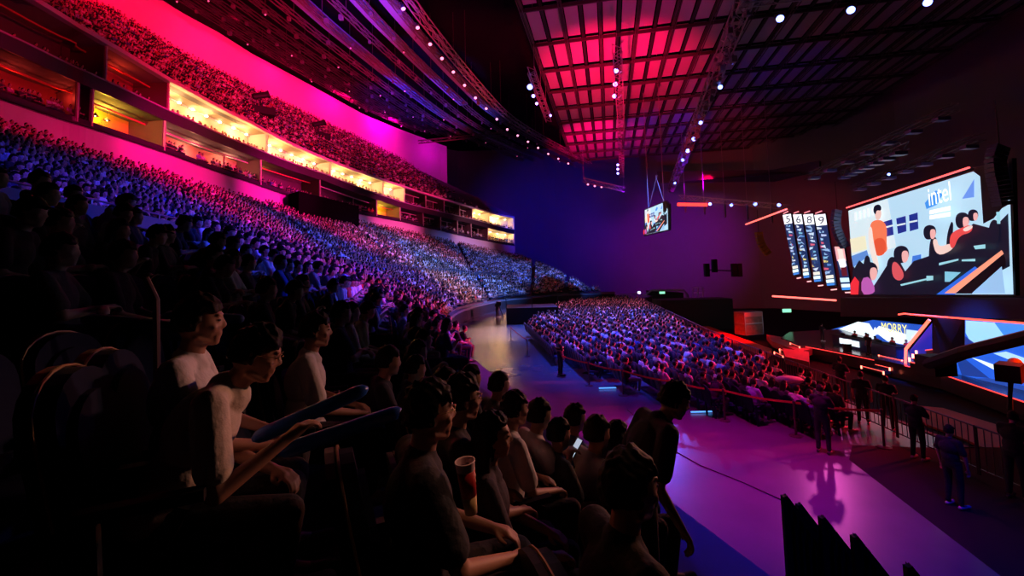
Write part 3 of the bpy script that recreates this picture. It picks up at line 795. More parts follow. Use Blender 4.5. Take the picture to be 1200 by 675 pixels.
# paper cup standing on an armrest
c = at(551, 541, 1.62); e = empty('paper_cup', c-Vector((0,0,.17))); e.rotation_euler = (.06,-.10,0)
tag(e, 'tall red and cream paper drink cup beside the dark-shirted person in glasses', 'cup')
k = .95
mb = MB(); mb.lathe([(.022*k,0),(.024*k,.02),(.0275*k,.06)], n=24); mb.build('cup_base', mat('cream_paper', (.75,.55,.25), .6), e, smooth=True)
mb = MB(); mb.lathe([(.0277*k,.06),(.0335*k,.148)], n=24); mb.build('cup_sleeve', mat('red_paper', (.55,.02,.02), .5), e, smooth=True)
mb = MB(); pr = [(.0335*k,.148),(.0355*k,.172),(.0375*k,.175),(.0375*k,.179),(.034*k,.179),(.032*k,.172),(.030*k,.13)]
vs = []; n = 24
for r, z in pr:
    for q in range(n): vs.append((r*cos(2*PI*q/n), r*sin(2*PI*q/n), z))
vs.append((0,0,.13)); fs = [(i*n+q, i*n+(q+1)%n, (i+1)*n+(q+1)%n, (i+1)*n+q) for i in range(len(pr)-1) for q in range(n)] + [(6*n+q, 6*n+(q+1)%n, 7*n) for q in range(n)]
mb.add(vs, fs); mb.build('cup_rim', mat('pale_paper', (.8,.6,.65), .6), e, smooth=True)
mb = MB()
for q in range(3): mb.box((.0265*k+.0018*q,-.005,.082+.018*q),(.0285*k+.0023*q,.005,.094+.018*q))
mb.build('printed_mark', mat('cream_print', (.8,.5,.2), .6), e)

# ------------------------------------------------------------------ fill the seats
def hdist(x, y): return min(math.hypot(x-h[0], y-h[1]) for h in heropos)
cand = []; chairs = []
MARG = 60
for (x, y, z, yaw, row, idx, sec, t, f) in seats:
    q = proj((x, y, z+1.2))
    if q is None or not (-MARG < q[0] < 1200+MARG) or not (-200 < q[1] < 760): continue
    d = q[2]
    near = d < 4.4 and q[0] > 150
    if d < 1.15 or hdist(x, y) < .52: continue
    if inpoly(q[0], q[1]-1, NOFLOOR): continue
    if d < 14 and proj((x,y,z+.9)) and inpoly(*proj((x,y,z+1.0))[:2], NOFLOOR): continue
    chairs.append((d, x, y, z, yaw, row, idx, sec))
    if near or (q[0] < 150 and d < 2.9): continue
    if random.random() < .04: continue
    cand.append((d, x, y, z, yaw, 'low' if sec == 'low' else 'up', row, idx))
for (x, y, z, yaw, i, j) in fl_seats:
    q = proj((x, y, z+1.2)); 
    if q is None: continue
    chairs.append((q[2], x, y, z, yaw, i, j, 'floor'))
    if random.random() < .04: continue
    cand.append((q[2], x, y, z, yaw, 'floor', i, j))
cand.sort(key=lambda c: c[0]); chairs.sort(key=lambda c: c[0])
PR = [proto(pose=k[0], lean=k[1], hair=h, top=tp, seed=30+i) for i, (k, h, tp) in enumerate([(KINDS[0],'short','shirt'),(KINDS[1],'short','shirt'),(KINDS[2],'short','shirt'),(KINDS[3],'long','shirt'),(KINDS[4],'cap','shirt'),(KINDS[0],'long','jacket'),(KINDS[1],'short','jacket')])]
NIND = 300 - len(HERO) - 1 - 16
sn = [n for n,_ in SHIRTS]
cr_m = mat('crowd_tint', attr='tint', rough=.85)
crowd = Crowd(); nind = 0
cmin = {}
for c in cand[:NIND+10]:
    k = (c[5], c[6]); cmin[k] = min(cmin.get(k, 9999), c[7])
rmin = min([c[6] for c in cand[:NIND+10] if c[5] == 'floor'] or [0])
def yawj(c):
    s = yaw_to((c[1],c[2]), STAGE); a = c[4]; dlt = (s-a+PI) % (2*PI)-PI
    return a + max(-.5, min(.5, dlt*(.25 if c[5]=='floor' else .45))) + random.uniform(-.12,.12)
def low_person(c, level):
    si = random.choices(range(10), SW)[0]; sk = random.choice(SKIN)
    cols = np.array([sk, random.choice(HAIRC), SHIRTS[si][1], random.choice(TROU)], np.float32)
    crowd.add((LOD0 if level == 0 else LOD1)[random.choices(range(5),[4,3,2,2,3])[0]], (c[1], c[2], c[3]), yawj(c), cols, random.uniform(.93,1.06))
for c in cand:
    if nind < NIND:
        si = random.choices(range(10), SW)[0]; P = random.choice(PR)
        gar = 'T-shirt' if P['top'] == 'shirt' else 'jacket'; hr = {'short':'short-haired','long':'long-haired','cap':'cap-wearing'}[P['style']]
        pos = ordinal(c[7]-cmin[(c[5],c[6])]+1) if True else ''
        if c[5] == 'floor': w = f'floor seats, {ordinal(c[6]-rmin+1)} line, {pos} from barrier end'
        elif c[5] == 'low': w = f'lower stand, {ordinal(c[6])} row, {pos} from camera end'
        else: w = f'above cross rail, {ordinal(c[6])} row, {pos} from camera end'
        person(P, (c[1],c[2],c[3]), yawj(c), SHIRTS[si][1], f'{hr} person in {sn[si]} {gar}, {w}', 'seated spectators', scale=random.uniform(.94,1.05)); nind += 1
    else: low_person(c, 0 if c[0] < 30 else 1)
for b in ub_seats + box_seats:
    q = proj((b[0], b[1], b[2]+1))
    if q is None or not (-80 < q[0] < 1250 and -80 < q[1] < 700): continue
    low_person((0,)+tuple(b[:4])+('up',), 1)
tag(crowd.build('crowd', cr_m), 'thousands of seated spectators filling the far rows, boxes, balcony and floor', 'crowd', kind='stuff')
# seats: 300 nearest one by one, the rest as one mass
cmn = {}
for c in chairs[:300]: k = (c[7], c[5]); cmn[k] = min(cmn.get(k,9999), c[6])
NCH = 300-len(HERO); cw = Crowd()
crmin = min([c[5] for c in chairs[:NCH] if c[7] == 'floor'] or [0])
t_low = MB(); t_low.add([recl(x,-.20,z) for x,z in ((-.23,.44),(.23,.44),(.23,.9),(.15,1.02),(-.15,1.02),(-.23,.9))]+[recl(x,-.14,z) for x,z in ((-.23,.44),(.23,.44),(.23,.9),(.15,1.02),(-.15,1.02),(-.23,.9))], [(0,1,2,3,4,5),(11,10,9,8,7,6)]+[(i,(i+6),(i+1)%6+6,(i+1)%6) for i in range(6)])
t_low.box((-.23,-.16,.36),(.23,.28,.45)); t_low.c = [0]*len(t_low.f)
tl = pack((np.array(t_low.v), t_low.f, np.array(t_low.c)))
for n, c in enumerate(chairs):
    if n < NCH:
        pos = ordinal(c[6]-cmn[(c[7],c[5])]+1)
        lb = (f'dark folding seat on the floor, {ordinal(c[5]-crmin+1)} line, {pos} from barrier end' if c[7] == 'floor' else
              f'dark theatre seat, {ordinal(c[5])} row of the {"lower stand" if c[7]=="low" else "upper stand"}, {pos} from camera end')
        chair((c[1],c[2],c[3]), c[4], lb, n < 110)
    else: cw.add(tl, (c[1],c[2],c[3]), c[4], np.array([(.018,.022,.05)], np.float32))
tag(cw.build('theatre_seats', mat('seat_tint', attr='tint', rough=.7)), 'dark theatre seats under the far crowd, row upon row', 'seats', kind='stuff')
print('cand', len(cand), 'crowd', len(crowd.V), 'chairs', len(chairs))
# ------------------------------------------------------------------ floors and outer walls
def polyobj(name, pts, material, z0=None, th=.1, label=None, parent=None):
    mb = MB(); mb.prism([Vector(p) for p in pts], (0,0,-th)); o = mb.build(name, material, parent); 
    if parent is None: struct(o, label)
    return o
fm = mat('polished_floor', (.13,.13,.145), .26, noise=.22, nscale=.9, spec=.8)
edge = [(7.2,-8),(7.35,7.0),(8.25,11.7),(9.0,12.6),(11.6,12.2)]
deck = [(3.5,-9)]+edge+[(11.6,27),(13.6,40),(16.5,56),(17,66),(24,80),(24,90),(-12,90),(-12,20),(-4,8),(-3,-9)]
polyobj('floor', [(x,y,0) for x,y in deck], fm, th=.3, label='polished concrete walkway and arena floor')
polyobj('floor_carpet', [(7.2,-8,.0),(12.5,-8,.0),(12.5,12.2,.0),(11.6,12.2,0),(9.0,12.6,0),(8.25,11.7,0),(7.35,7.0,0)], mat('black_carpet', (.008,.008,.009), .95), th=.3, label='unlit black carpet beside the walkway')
# walls that close the arena, following its curve
farm = mat('far_wall', (.20,.19,.22), .85, noise=.12, nscale=.15)
WL = [(-52,60),(-36,104),(-14,122),(12,122),(34,112),(52,96),(64,74),(70,50),(70,-12)]
mb = MB()
for k in range(len(WL)-1):
    a, b = WL[k], WL[k+1]
    d = Vector((b[0]-a[0], b[1]-a[1], 0)).normalized(); n = Vector((-d.y, d.x, 0))*.6
    A, B = Vector((*a,0)), Vector((*b,0))
    mb.hexa([A+Vector((0,0,-5)), B+Vector((0,0,-5)), B+n+Vector((0,0,-5)), A+n+Vector((0,0,-5)), A+Vector((0,0,38)), B+Vector((0,0,38)), B+n+Vector((0,0,38)), A+n+Vector((0,0,38))])
struct(mb.build('wall_far', farm), 'tall curved far wall of the arena')
# acoustic panels standing proud of the far wall, darker squares low and pale patch above
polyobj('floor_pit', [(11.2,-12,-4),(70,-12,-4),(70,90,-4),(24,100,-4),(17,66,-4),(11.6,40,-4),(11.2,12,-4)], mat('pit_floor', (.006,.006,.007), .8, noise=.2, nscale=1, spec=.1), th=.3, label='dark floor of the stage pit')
# retaining wall of the deck towards the pit
mb = MB(); E = [(12.5,-8),(12.5,12.2),(11.7,12.3),(11.7,27),(13.7,40),(16.6,56),(17.1,66),(24.1,80)]
for k in range(len(E)-1):
    a, b = Vector((*E[k],0)), Vector((*E[k+1],0)); n = Vector((.15,0,0))
    mb.hexa([a-Vector((0,0,4)), b-Vector((0,0,4)), b+n-Vector((0,0,4)), a+n-Vector((0,0,4)), a, b, b+n, a+n])
struct(mb.build('wall_deck', dark), 'black wall below the edge of the seating deck')
# roof
roofm = mat('roof_deck', (.008,.008,.01), .95, spec=.1)
polyobj('ceiling', [(-60,-15,38.3),(72,-15,38.3),(72,125,38.3),(-60,125,38.3)], roofm, th=.3, label='black roof deck')
# grid of pale panels under the roof
GZ = 30.0
gd = Vector((.206,.978,0)).normalized(); gp = Vector((gd.y,-gd.x,0))
G0 = on_z(640, 100, GZ); G0 = G0 - gd*((G0).dot(gd)); # point on the left edge line, moved to foot
G0 = Vector((G0.x, G0.y, 0))
panel_m = mat('ceiling_panel', (.36,.34,.36), .8, noise=.05, nscale=.3)
mb = MB(); bm_ = MB(); nc, r0, r1 = 13, 2, 15; PW, PL = 3.75, 7.0
def gpt(a, b, z): p = G0+gp*a+gd*b; return Vector((p.x, p.y, z))
for c in range(nc*2):
    for r in range(r0, r1):
        a0, a1 = c*PW/2+.28, (c+1)*PW/2-.28; b0, b1 = r*PL+.35, (r+1)*PL-.35
        mb.prism([gpt(a0,b0,GZ+.5), gpt(a1,b0,GZ+.5), gpt(a1,b1,GZ+.5), gpt(a0,b1,GZ+.5)], (0,0,.08))
struct(mb.build('ceiling_panels', panel_m), 'grid of pale rectangular panels hung under the roof')
bmet = mat('beam_metal', (.05,.03,.035), .5)
for c in range(nc+1):
    mb = MB(); a = c*PW
    for o in (-.14,.14): mb.bar(gpt(a+o, r0*PL, GZ-.05), gpt(a+o, r1*PL, GZ-.05), .07, .10)
    mb.bar(gpt(a, r0*PL, GZ+.45), gpt(a, r1*PL, GZ+.45), .35, .1)
    for k in range(r0*3, r1*3): mb.bar(gpt(a, k*PL/3, GZ-.05), gpt(a, k*PL/3, GZ+.45), .05)
    struct(mb.build('ceiling_beam', bmet), 'long twin beam of the roof grid')
    if c < nc:
        mb = MB(); mb.bar(gpt(a+PW/2, r0*PL, GZ+.4), gpt(a+PW/2, r1*PL, GZ+.4), .30, .08); struct(mb.build('ceiling_beam', dark), 'dark divider between two columns of ceiling panels')
for r in range(r0, r1+1):
    mb = MB(); mb.bar(gpt(-.2, r*PL, GZ+.1), gpt(nc*PW, r*PL, GZ+.1), .16, .35); struct(mb.build('ceiling_beam', bmet), 'cross beam of the roof grid')

# ------------------------------------------------------------------ trusses and lamps
truss_m = mat('truss_metal', (.35,.30,.32), .4, .6)
def truss_mb(pts, w=.5, step=.9, r=.035, up=Vector((0,0,1))):
    mb = MB(); P = [Vector(p) for p in pts]
    # resample
    L = [0]; 
    for k in range(1, len(P)): L.append(L[-1]+(P[k]-P[k-1]).length)
    n = max(2, int(L[-1]/step)); Q = []
    for i in range(n+1):
        s = L[-1]*i/n; k = 0
        while k < len(L)-2 and L[k+1] < s: k += 1
        Q.append(P[k].lerp(P[k+1], (s-L[k])/max(1e-6,L[k+1]-L[k])))
    C = []
    for i, q in enumerate(Q):
        d = (Q[min(i+1,n)]-Q[max(i-1,0)]).normalized(); x = d.cross(up)
        if x.length < .1: x = Vector((1,0,0))
        x.normalize(); y = x.cross(d).normalized()
        C.append([q+x*w/2+y*w/2, q-x*w/2+y*w/2, q-x*w/2-y*w/2, q+x*w/2-y*w/2])
    for j in range(4):
        for i in range(n): mb.bar(C[i][j], C[i+1][j], r*2)
    for i in range(n):
        for j in range(4):
            a, b = (C[i][j], C[i+1][(j+1)%4]) if i % 2 else (C[i][(j+1)%4], C[i+1][j]); mb.bar(a, b, r*1.2)
    return mb, Q
lens_b = mat('lamp_lens_blue_white', (.8,.85,1), .3, emit=(.13,.20,1), es=9)
lens_s = mat('lamp_lens_pink', (.9,.7,.8), .3, emit=(1,.30,.50), es=2.2)
lens_d = mat('lamp_lens_dim', (.9,.5,.7), .3, emit=(.8,.12,.30), es=.9)
body_m = mat('lamp_body', (.20,.16,.18), .4, noise=.2, nscale=5)
def lamp_meshes(lens):
    mb = MB(); mb.lathe([(.10,.30),(.14,.26),(.15,.05),(.20,-.12),(.20,-.20)], n=14); a = mb.mesh('lamp_body', body_m, True)
    mb = MB(); mb.lathe([(.02,-.205),(.185,-.205),(.185,-.215),(.02,-.225)], n=14); b = mb.mesh('lens', lens)
    mb = MB(); mb.bar((-.24,0,-.02),(-.24,0,.45),.04,.06); mb.bar((.24,0,-.02),(.24,0,.45),.04,.06); mb.bar((-.24,0,.45),(.24,0,.45),.05,.05); mb.bar((0,0,.45),(0,0,.62),.05,.05); c = mb.mesh('yoke', body_m)
    return a, b, c
LB = lamp_meshes(lens_b); LS = lamp_meshes(lens_s); LD = lamp_meshes(lens_d)
def lamp(p, tgt, lens, label, group, s=1.0, name='stage_lamp'):
    s = s*(1.5 if lens is LB else 1.0); o = link(name, lens[0]); o.location = p; o.scale = (s,s,s)
    d = (Vector(tgt)-Vector(p)); o.rotation_euler = (-d).to_track_quat('Z','Y').to_euler()
    l = link('lens', lens[1], o); y = link('yoke', lens[2], o)
    return tag(o, label, 'lamp', group)
# big truss on the right, falling away towards the small screen
A = at(873, 0, 33); B = at(787, 226, 97)
B = at(786, 222, 88)
mb, Q = truss_mb([A+(A-B)*.1, B], 1.0, 1.3, .05)
tr = mb.build('lighting_truss', truss_m); tag(tr, 'long box truss hung with lamps running diagonally right of the panel grid', 'truss')
_b = MB(); _b.box((-1,-1,-1.2),(1,1,1.2)); _b.bar((0,0,1.2),(0,0,2.2),.3); BOXM = _b.mesh('fixture', body_m)
def fixture(par, p, sz):
    f = link('fixture', BOXM, par); f.location = p; f.scale = (sz,)*3; return f
rr = random.Random(5)
for q in Q[::1]:
    for k in range(2): fixture(tr, q+Vector((rr.uniform(-.6,.6), rr.uniform(-.5,.5), rr.uniform(-.9,.2))), rr.uniform(.10,.24))
    if rr.random() < .6:
        p = q+Vector((rr.uniform(-.6,.6),0,-.3)); ex = MB(); ex.tube([p, p+Vector((.1,.4,-.6)), p+Vector((0,.9,-.5)), p+Vector((-.1,1.2,.1))], .04, 5); ex.build('cable_loop', body_m, tr)

def on_line(A, B, u, v):
    best = min((( (proj(A.lerp(B,k/200))[0]-u)**2+(proj(A.lerp(B,k/200))[1]-v)**2, k) for k in range(201)), key=lambda x: x[0]); return A.lerp(B, best[1]/200)
for i, (u, v) in enumerate([(859,71),(844,101),(821,143),(813,162),(806,176),(800,187),(791,214)]):
    d = on_line(A, B, u, v).y; p = at(u, v, d-.3)
    lamp(p+Vector((0,0,0)), (p.x*.55, p.y*.55, 3), LB, f'bright blue-white lamp on the diagonal truss, {ordinal(i+1)} from the camera end', 'lamps on the diagonal truss', .8 if i < 2 else (1.0 if i in (3,4) else .8))
# top right truss
A2 = at(868, 2, 30); B2 = Vector((A2.x+22, A2.y-4.5, A2.z)); mb, Q2 = truss_mb([A2, B2], .6, .8, .035)
tag(mb.build('lighting_truss', truss_m), 'short truss crossing the top edge of the view above the stage', 'truss')
for i, (u, v) in enumerate([(914,20),(997,10),(1087,1)]):
    d = on_line(A2, B2, u, v).y; p = at(u, v, d); lamp(p, (p.x*.5, p.y*.5, 3), LB, f'bright blue-white lamp over the stage, {ordinal(i+1)} along the top edge', 'lamps over the stage', .85)
# centre truss pair under the grid
for n_, (a, b, lab) in enumerate([((723,56),(728,150),'short truss with lamps under the middle of the panel grid'),((727,150),(729,206),'small truss with three lamps at the far end of the panel grid')]):
    zc = 24.5; p0, p1 = (on_z(*a, zc), on_z(*b, zc)); mb, q = truss_mb([p0, p1], .8, 1.0, .045); o = mb.build('lighting_truss', truss_m); tag(o, lab, 'truss')
    mb = MB()
    for k in range(3):
        p = p0.lerp(p1, (k+.5)/3); mb.bar(p, Vector((p.x,p.y,GZ)), .04)
    mb.build('hanger', truss_m, o)
    for i, (u, v) in enumerate([(722,82),(721,98),(720,112)] if n_ == 0 else [(724,193),(724,198),(724,203)]):
        y = on_line(p0, p1, u, v).y; p = at(u, v, y); lamp(p, (p.x*.4, p.y*.4, 3), LB, f'{ordinal(i+1)} blue-white lamp hung from the {"short" if n_==0 else "small far"} truss under the panels', 'lamps under the panel grid', .8)
# left hanging lamps with truss
zc = 26; p0, p1 = on_z(622, 82, zc), on_z(643, 140, zc); mb, q = truss_mb([p0, p1], .7, .9, .045); o = mb.build('lighting_truss', truss_m); tag(o, 'short truss with lamps hanging left of the panel grid', 'truss')
mb = MB()
for k in range(3): p = p0.lerp(p1, (k+.5)/3); mb.bar(p, Vector((p.x,p.y,36)), .05)
mb.build('hanger', truss_m, o)
for i, (u, v, s) in enumerate([(621,101,1.1),(625,112,.7),(629,121,.6),(645,135,.6)]):
    p = at(u, v, on_line(p0,p1,u,v).y); lamp(p, (p.x*.4, p.y*.4, 3), LB, f'{ordinal(i+1)} blue-white lamp on the short truss left of the panel grid', 'lamps left of the panel grid', s)
# cross truss at the far end, slightly right of centre
p0, p1 = at(684, 211, 92), at(731, 222, 86); mb, q = truss_mb([p0, p1], .8, 1.2, .06); o = mb.build('lighting_truss', truss_m); tag(o, 'far cross truss hanging below the end of the panel grid', 'truss')
mb = MB()
for k in (0,1): p = (p0,p1)[k]; mb.bar(p, Vector((p.x,p.y,36)), .06)
mb.build('hanger', truss_m, o)
for i, (u, v) in enumerate([(689,216),(697,218),(705,219)]): p = at(u, v, 89); lamp(p, (0,20,3), LS, f'{ordinal(i+1)} pale lamp on the far cross truss below the panel grid', 'lamps on the far cross truss', 1.0)
# red truss in front of the far wall with lamps and strip light
p0, p1 = at(796, 231, 80), at(925, 243, 66); mb, q = truss_mb([p0, p1], .7, 1.1, .05); o = mb.build('lighting_truss', truss_m); tag(o, 'horizontal truss with lamps before the magenta far wall', 'truss')
mb = MB()
for k in range(5): p = p0.lerp(p1, (k+.3)/5); mb.bar(p, Vector((p.x,p.y,38)), .07); mb.bar(p, p-Vector((0,0,2.6)), .22)
mb.build('hanger', truss_m, o)
for i, (u, v) in enumerate([(832,239),(857,240),(885,239),(913,240)]): p = at(u, v, lerp(78,67,i/3)); lamp(p, (10,20,3), LB, f'{ordinal(i+1)} lamp on the truss before the far wall, counting towards the stage', 'lamps before the far wall', .9)
def led(name, pts, r, color, es, label, grp=None, n=6):
    mb = MB(); mb.tube(pts, r, n); o = mb.build(name, mat('led_%s'%name+str(es)+str(color), color, .4, emit=(color[0],color[1]*.4,color[2]*.4), es=es*.7)); return tag(o, label, 'light strip', grp)
led('strip_light', [at(794,239.5,77), at(829,240,74.5)], .28, (1,.12,.10), 3, 'thick red strip light on the far wall truss')
led('strip_light', [at(874,263,62), at(922,245,52)], .10, (1,.35,.28), 3, 'slanting pink strip light above the curved speaker array')
led('strip_light', [at(905,347,52), at(980,352,50)], .10, (1,.30,.25), 4, 'level pink strip light below the leaning display columns')
# curved catwalks over the left stand
base = [(480,0),(510,40),(560,100),(600,140),(650,170),(692,190)]
BP = [on_z(u, v, 30.0) for u, v in base]
d0 = (BP[0]-BP[1]); BP = [BP[0]+d0*2.2+Vector((.8,0,0)), BP[0]+d0+Vector((.2,0,0))]+BP
BP = [(p.x,p.y) for p in BP]
def offc(off, n=46, t0=0, t1=None):
    t1 = t1 or len(BP)-1; out = []
    for k in range(n+1):
        t = lerp(t0, t1, k/n); x, y = cr(BP, t); a = cr(BP, min(len(BP)-1,t+.02)); b = cr(BP, max(0,t-.02)); d = Vector((a[0]-b[0],a[1]-b[1])).normalized()
        out.append(Vector((x-d.y*off, y+d.x*off, 30)))
    return out
cat_m = mat('catwalk_steel', (.16,.10,.11), .45, .3)
cat2_m = mat('catwalk_steel_lit', (.45,.35,.36), .4, .3)  # paler copy for the first catwalk, its stronger light put into the colour
duct_m = mat('duct_fabric', (.30,.32,.42), .6)
for i, off in enumerate([0, 1.6, 4.4, 6.8, 9.4, 12.2, 15.2, 18.4, 21.4, 24.4, 27.4]):
    t1 = len(BP)-1 if off < 5 else (len(BP)-1.6 if off < 14 else len(BP)-2.5)
    pts = offc(off, t1=t1); z = 0 if off < 11 else .33*(off-11)
    pts = [p+Vector((0,0,z)) for p in pts]
    mb, Q = truss_mb(pts, .45 if i else .7, 2.4, .04 if i else .05); o = mb.build('catwalk_truss', cat2_m if i == 0 else cat_m)
    tag(o, f'curved catwalk truss over the left stand, {ordinal(i+1)} out from the panel grid', 'truss', 'curved catwalks')
    mb = MB()
    for q in Q[::6]: mb.bar(q, Vector((q.x,q.y,38)), .05)
    r_ = random.Random(i)
    for q in Q[::2]:
        if len(o.children) < 95: fixture(o, q+Vector((r_.uniform(-.5,.5),0,-.35)), r_.uniform(.1,.2))
    mb.build('hanger', cat_m, o)
    if i < 2:
        pass
    # small lamps
    nl = 16 if i == 0 else (0 if i % 2 else 6)
    for k in range(nl):
        q = Q[int((k+.5)/nl*len(Q)*.98)] if i else None
        if i == 0:
            u = lerp(478, 672, (k/15.0)**.9); v = interp(u, [p[0] for p in base], [p[1] for p in base])+11
            yy = min(Q, key=lambda c: abs((proj(c) or (1e4,))[0]-u)).y; p = at(u-6, v, yy-.4)
        else: p = q+Vector((0,0,-.6))
        lamp(p, (0,30,0), LS if i == 0 else LD, f'small pale lamp under the {ordinal(i+1)} curved catwalk, {ordinal(k+1)} along', 'small lamps under the curved catwalks', 1.0 if i == 0 else .5, 'catwalk_lamp')
for i, (off, t1, w) in enumerate([(2.8,5.2,1.5),(5.6,4.6,1.3),(10.8,6.4,1.5)]):
    pts = offc(off, t1=t1); mb = MB()
    for a, b in zip(pts[:-1], pts[1:]): mb.bar(a+Vector((0,0,1.2)), b+Vector((0,0,1.2)), w, .25)
    tag(mb.build('air_duct', duct_m), ['wide flat duct lit blue beside the brightest curved catwalk','narrow flat duct lit blue, second out from the panel grid','flat duct over the left stand, farthest out'][i], 'duct', 'curved ducts')
for i, (a, b) in [(1, ((505,165),(575,158)))]:
    p0, p1 = at(*a, 80), at(*b, 84); mb, _ = truss_mb([p0+(p0-p1)*.2, p1+(p1-p0)*.3], .5, 1.2, .04); tag(mb.build('cross_truss', cat_m), ['straight truss crossing the catwalks over the left stand','straight blue-lit truss crossing the far end of the catwalks'][i], 'truss')
# two dark follow-spot perches on the balcony
for i, (u, v) in enumerate([(305,108),(373,141)]):
    t = 4.05 if i == 0 else 5.05; b = ubp(t, .97); q = at(u, v+4, b.y); e = empty('follow_spot', q, .6)
    tag(e, 'dark follow spot on a perch at the back of the balcony, '+('nearer of two' if i == 0 else 'farther of two'), 'spotlight', 'follow spots on the balcony')
    mb = MB(); mb.lathe([(.25,-.9),(.35,-.8),(.40,.7),(.5,1.0)], R=Matrix.Rotation(1.2,3,'Y'), n=14); o = mb.build('lamp_housing', dark, e)
    mb = MB(); mb.bar((0,0,-2.2),(0,0,-.2),.14); mb.bar((-.6,0,-2.2),(.6,0,-2.2),.1); mb.build('stand', dark, e)
    mb = MB(); mb.box((-1.6,-1.0,-2.5),(1.6,1.0,-1.6)); mb.build('platform', dark, e)

# ------------------------------------------------------------------ hanging screen in the middle
scr_frame = mat('screen_frame', (.01,.01,.012), .5)
def emis(c, es=1.0): return mat('led_image_%.2f_%.2f_%.2f_%.1f'%(*c,es), tuple(x*.3 for x in c), .5, emit=c, es=es)
class Screen:
    """a flat display: frame + picture; shapes are laid on its plane"""
    def __init__(s, corners, plane_pts, name, label, back=.3, cat='screen', border=.12):
        p0, p1 = plane_pts; n = (p1-p0).cross(Vector((0,0,1))).normalized()
        if (EYE-p0).dot(n) < 0: n = -n
        s.p, s.n, s.k = p0, n, 0
        s.root = empty(name, s.P(*corners[-1])); s.inv = s.root.matrix_world.copy(); tag(s.root, label, cat)
        C = [s.P(*c) for c in corners]; cen = sum(C, Vector())/len(C)
        O = [c+(c-cen).normalized()*border for c in C]
        mb = MB(); mb.prism([c-s.root.location-n*.06 for c in O], -n*back); mb.build('frame', scr_frame, s.root)
    def P(s, u, v): return on_plane(u, v, s.p, s.n)
    def poly(s, pts, c, es=1.0, name='picture', rnd=0):
        for _ in range(rnd):
            q = []
            for i in range(len(pts)):
                a, b = pts[i], pts[(i+1)%len(pts)]; q += [(a[0]*.75+b[0]*.25, a[1]*.75+b[1]*.25), (a[0]*.25+b[0]*.75, a[1]*.25+b[1]*.75)]
            pts = q
        s.k += 1; mb = MB(); mb.prism([s.P(u,v)-s.root.location+s.n*(.012*s.k-.06) for u, v in pts], s.n*.008)
        return mb.build(name, emis(c, es), s.root)
    def multi(s, polys, c, es=1.0, name='picture'):
        s.k += 1; mb = MB()
        for pts in polys: mb.prism([s.P(u,v)-s.root.location+s.n*(.012*s.k-.06) for u, v in pts], s.n*.008)
        return mb.build(name, emis(c, es), s.root)
    def text(s, body, u0, v0, u1, v1, c, es=1.0, shrink=None, name='lettering'):
        """text whose baseline runs from (u0,v0) to (u1,v1)"""
        s.k += 1; a, b = s.P(u0,v0), s.P(u1,v1); w = (b-a).length
        cu = bpy.data.curves.new('lettering','FONT'); cu.body = body; cu.size = 1; o = bpy.data.objects.new('lettering', cu); COL.objects.link(o)
        dg = bpy.context.evaluated_depsgraph_get(); me = bpy.data.meshes.new_from_object(o.evaluated_get(dg)); bpy.data.objects.remove(o)
        xs = [v.co.x for v in me.vertices]; k = w/(max(xs)-min(xs)); kh = shrink or k
        x = (b-a).normalized(); y = Vector((0,0,1))
        for v in me.vertices:
            p = a+x*((v.co.x-min(xs))*k)+y*(v.co.y*kh)+s.n*(.012*s.k-.05); v.co = p-s.root.location
        me.materials.clear(); me.materials.append(emis(c, es)); return link(name, me, s.root)
W_, CY_, BL, NV, BK_ = (.80,.95,1.0), (.45,.80,1.0), (.03,.16,.85), (.01,.03,.30), (.004,.006,.02)
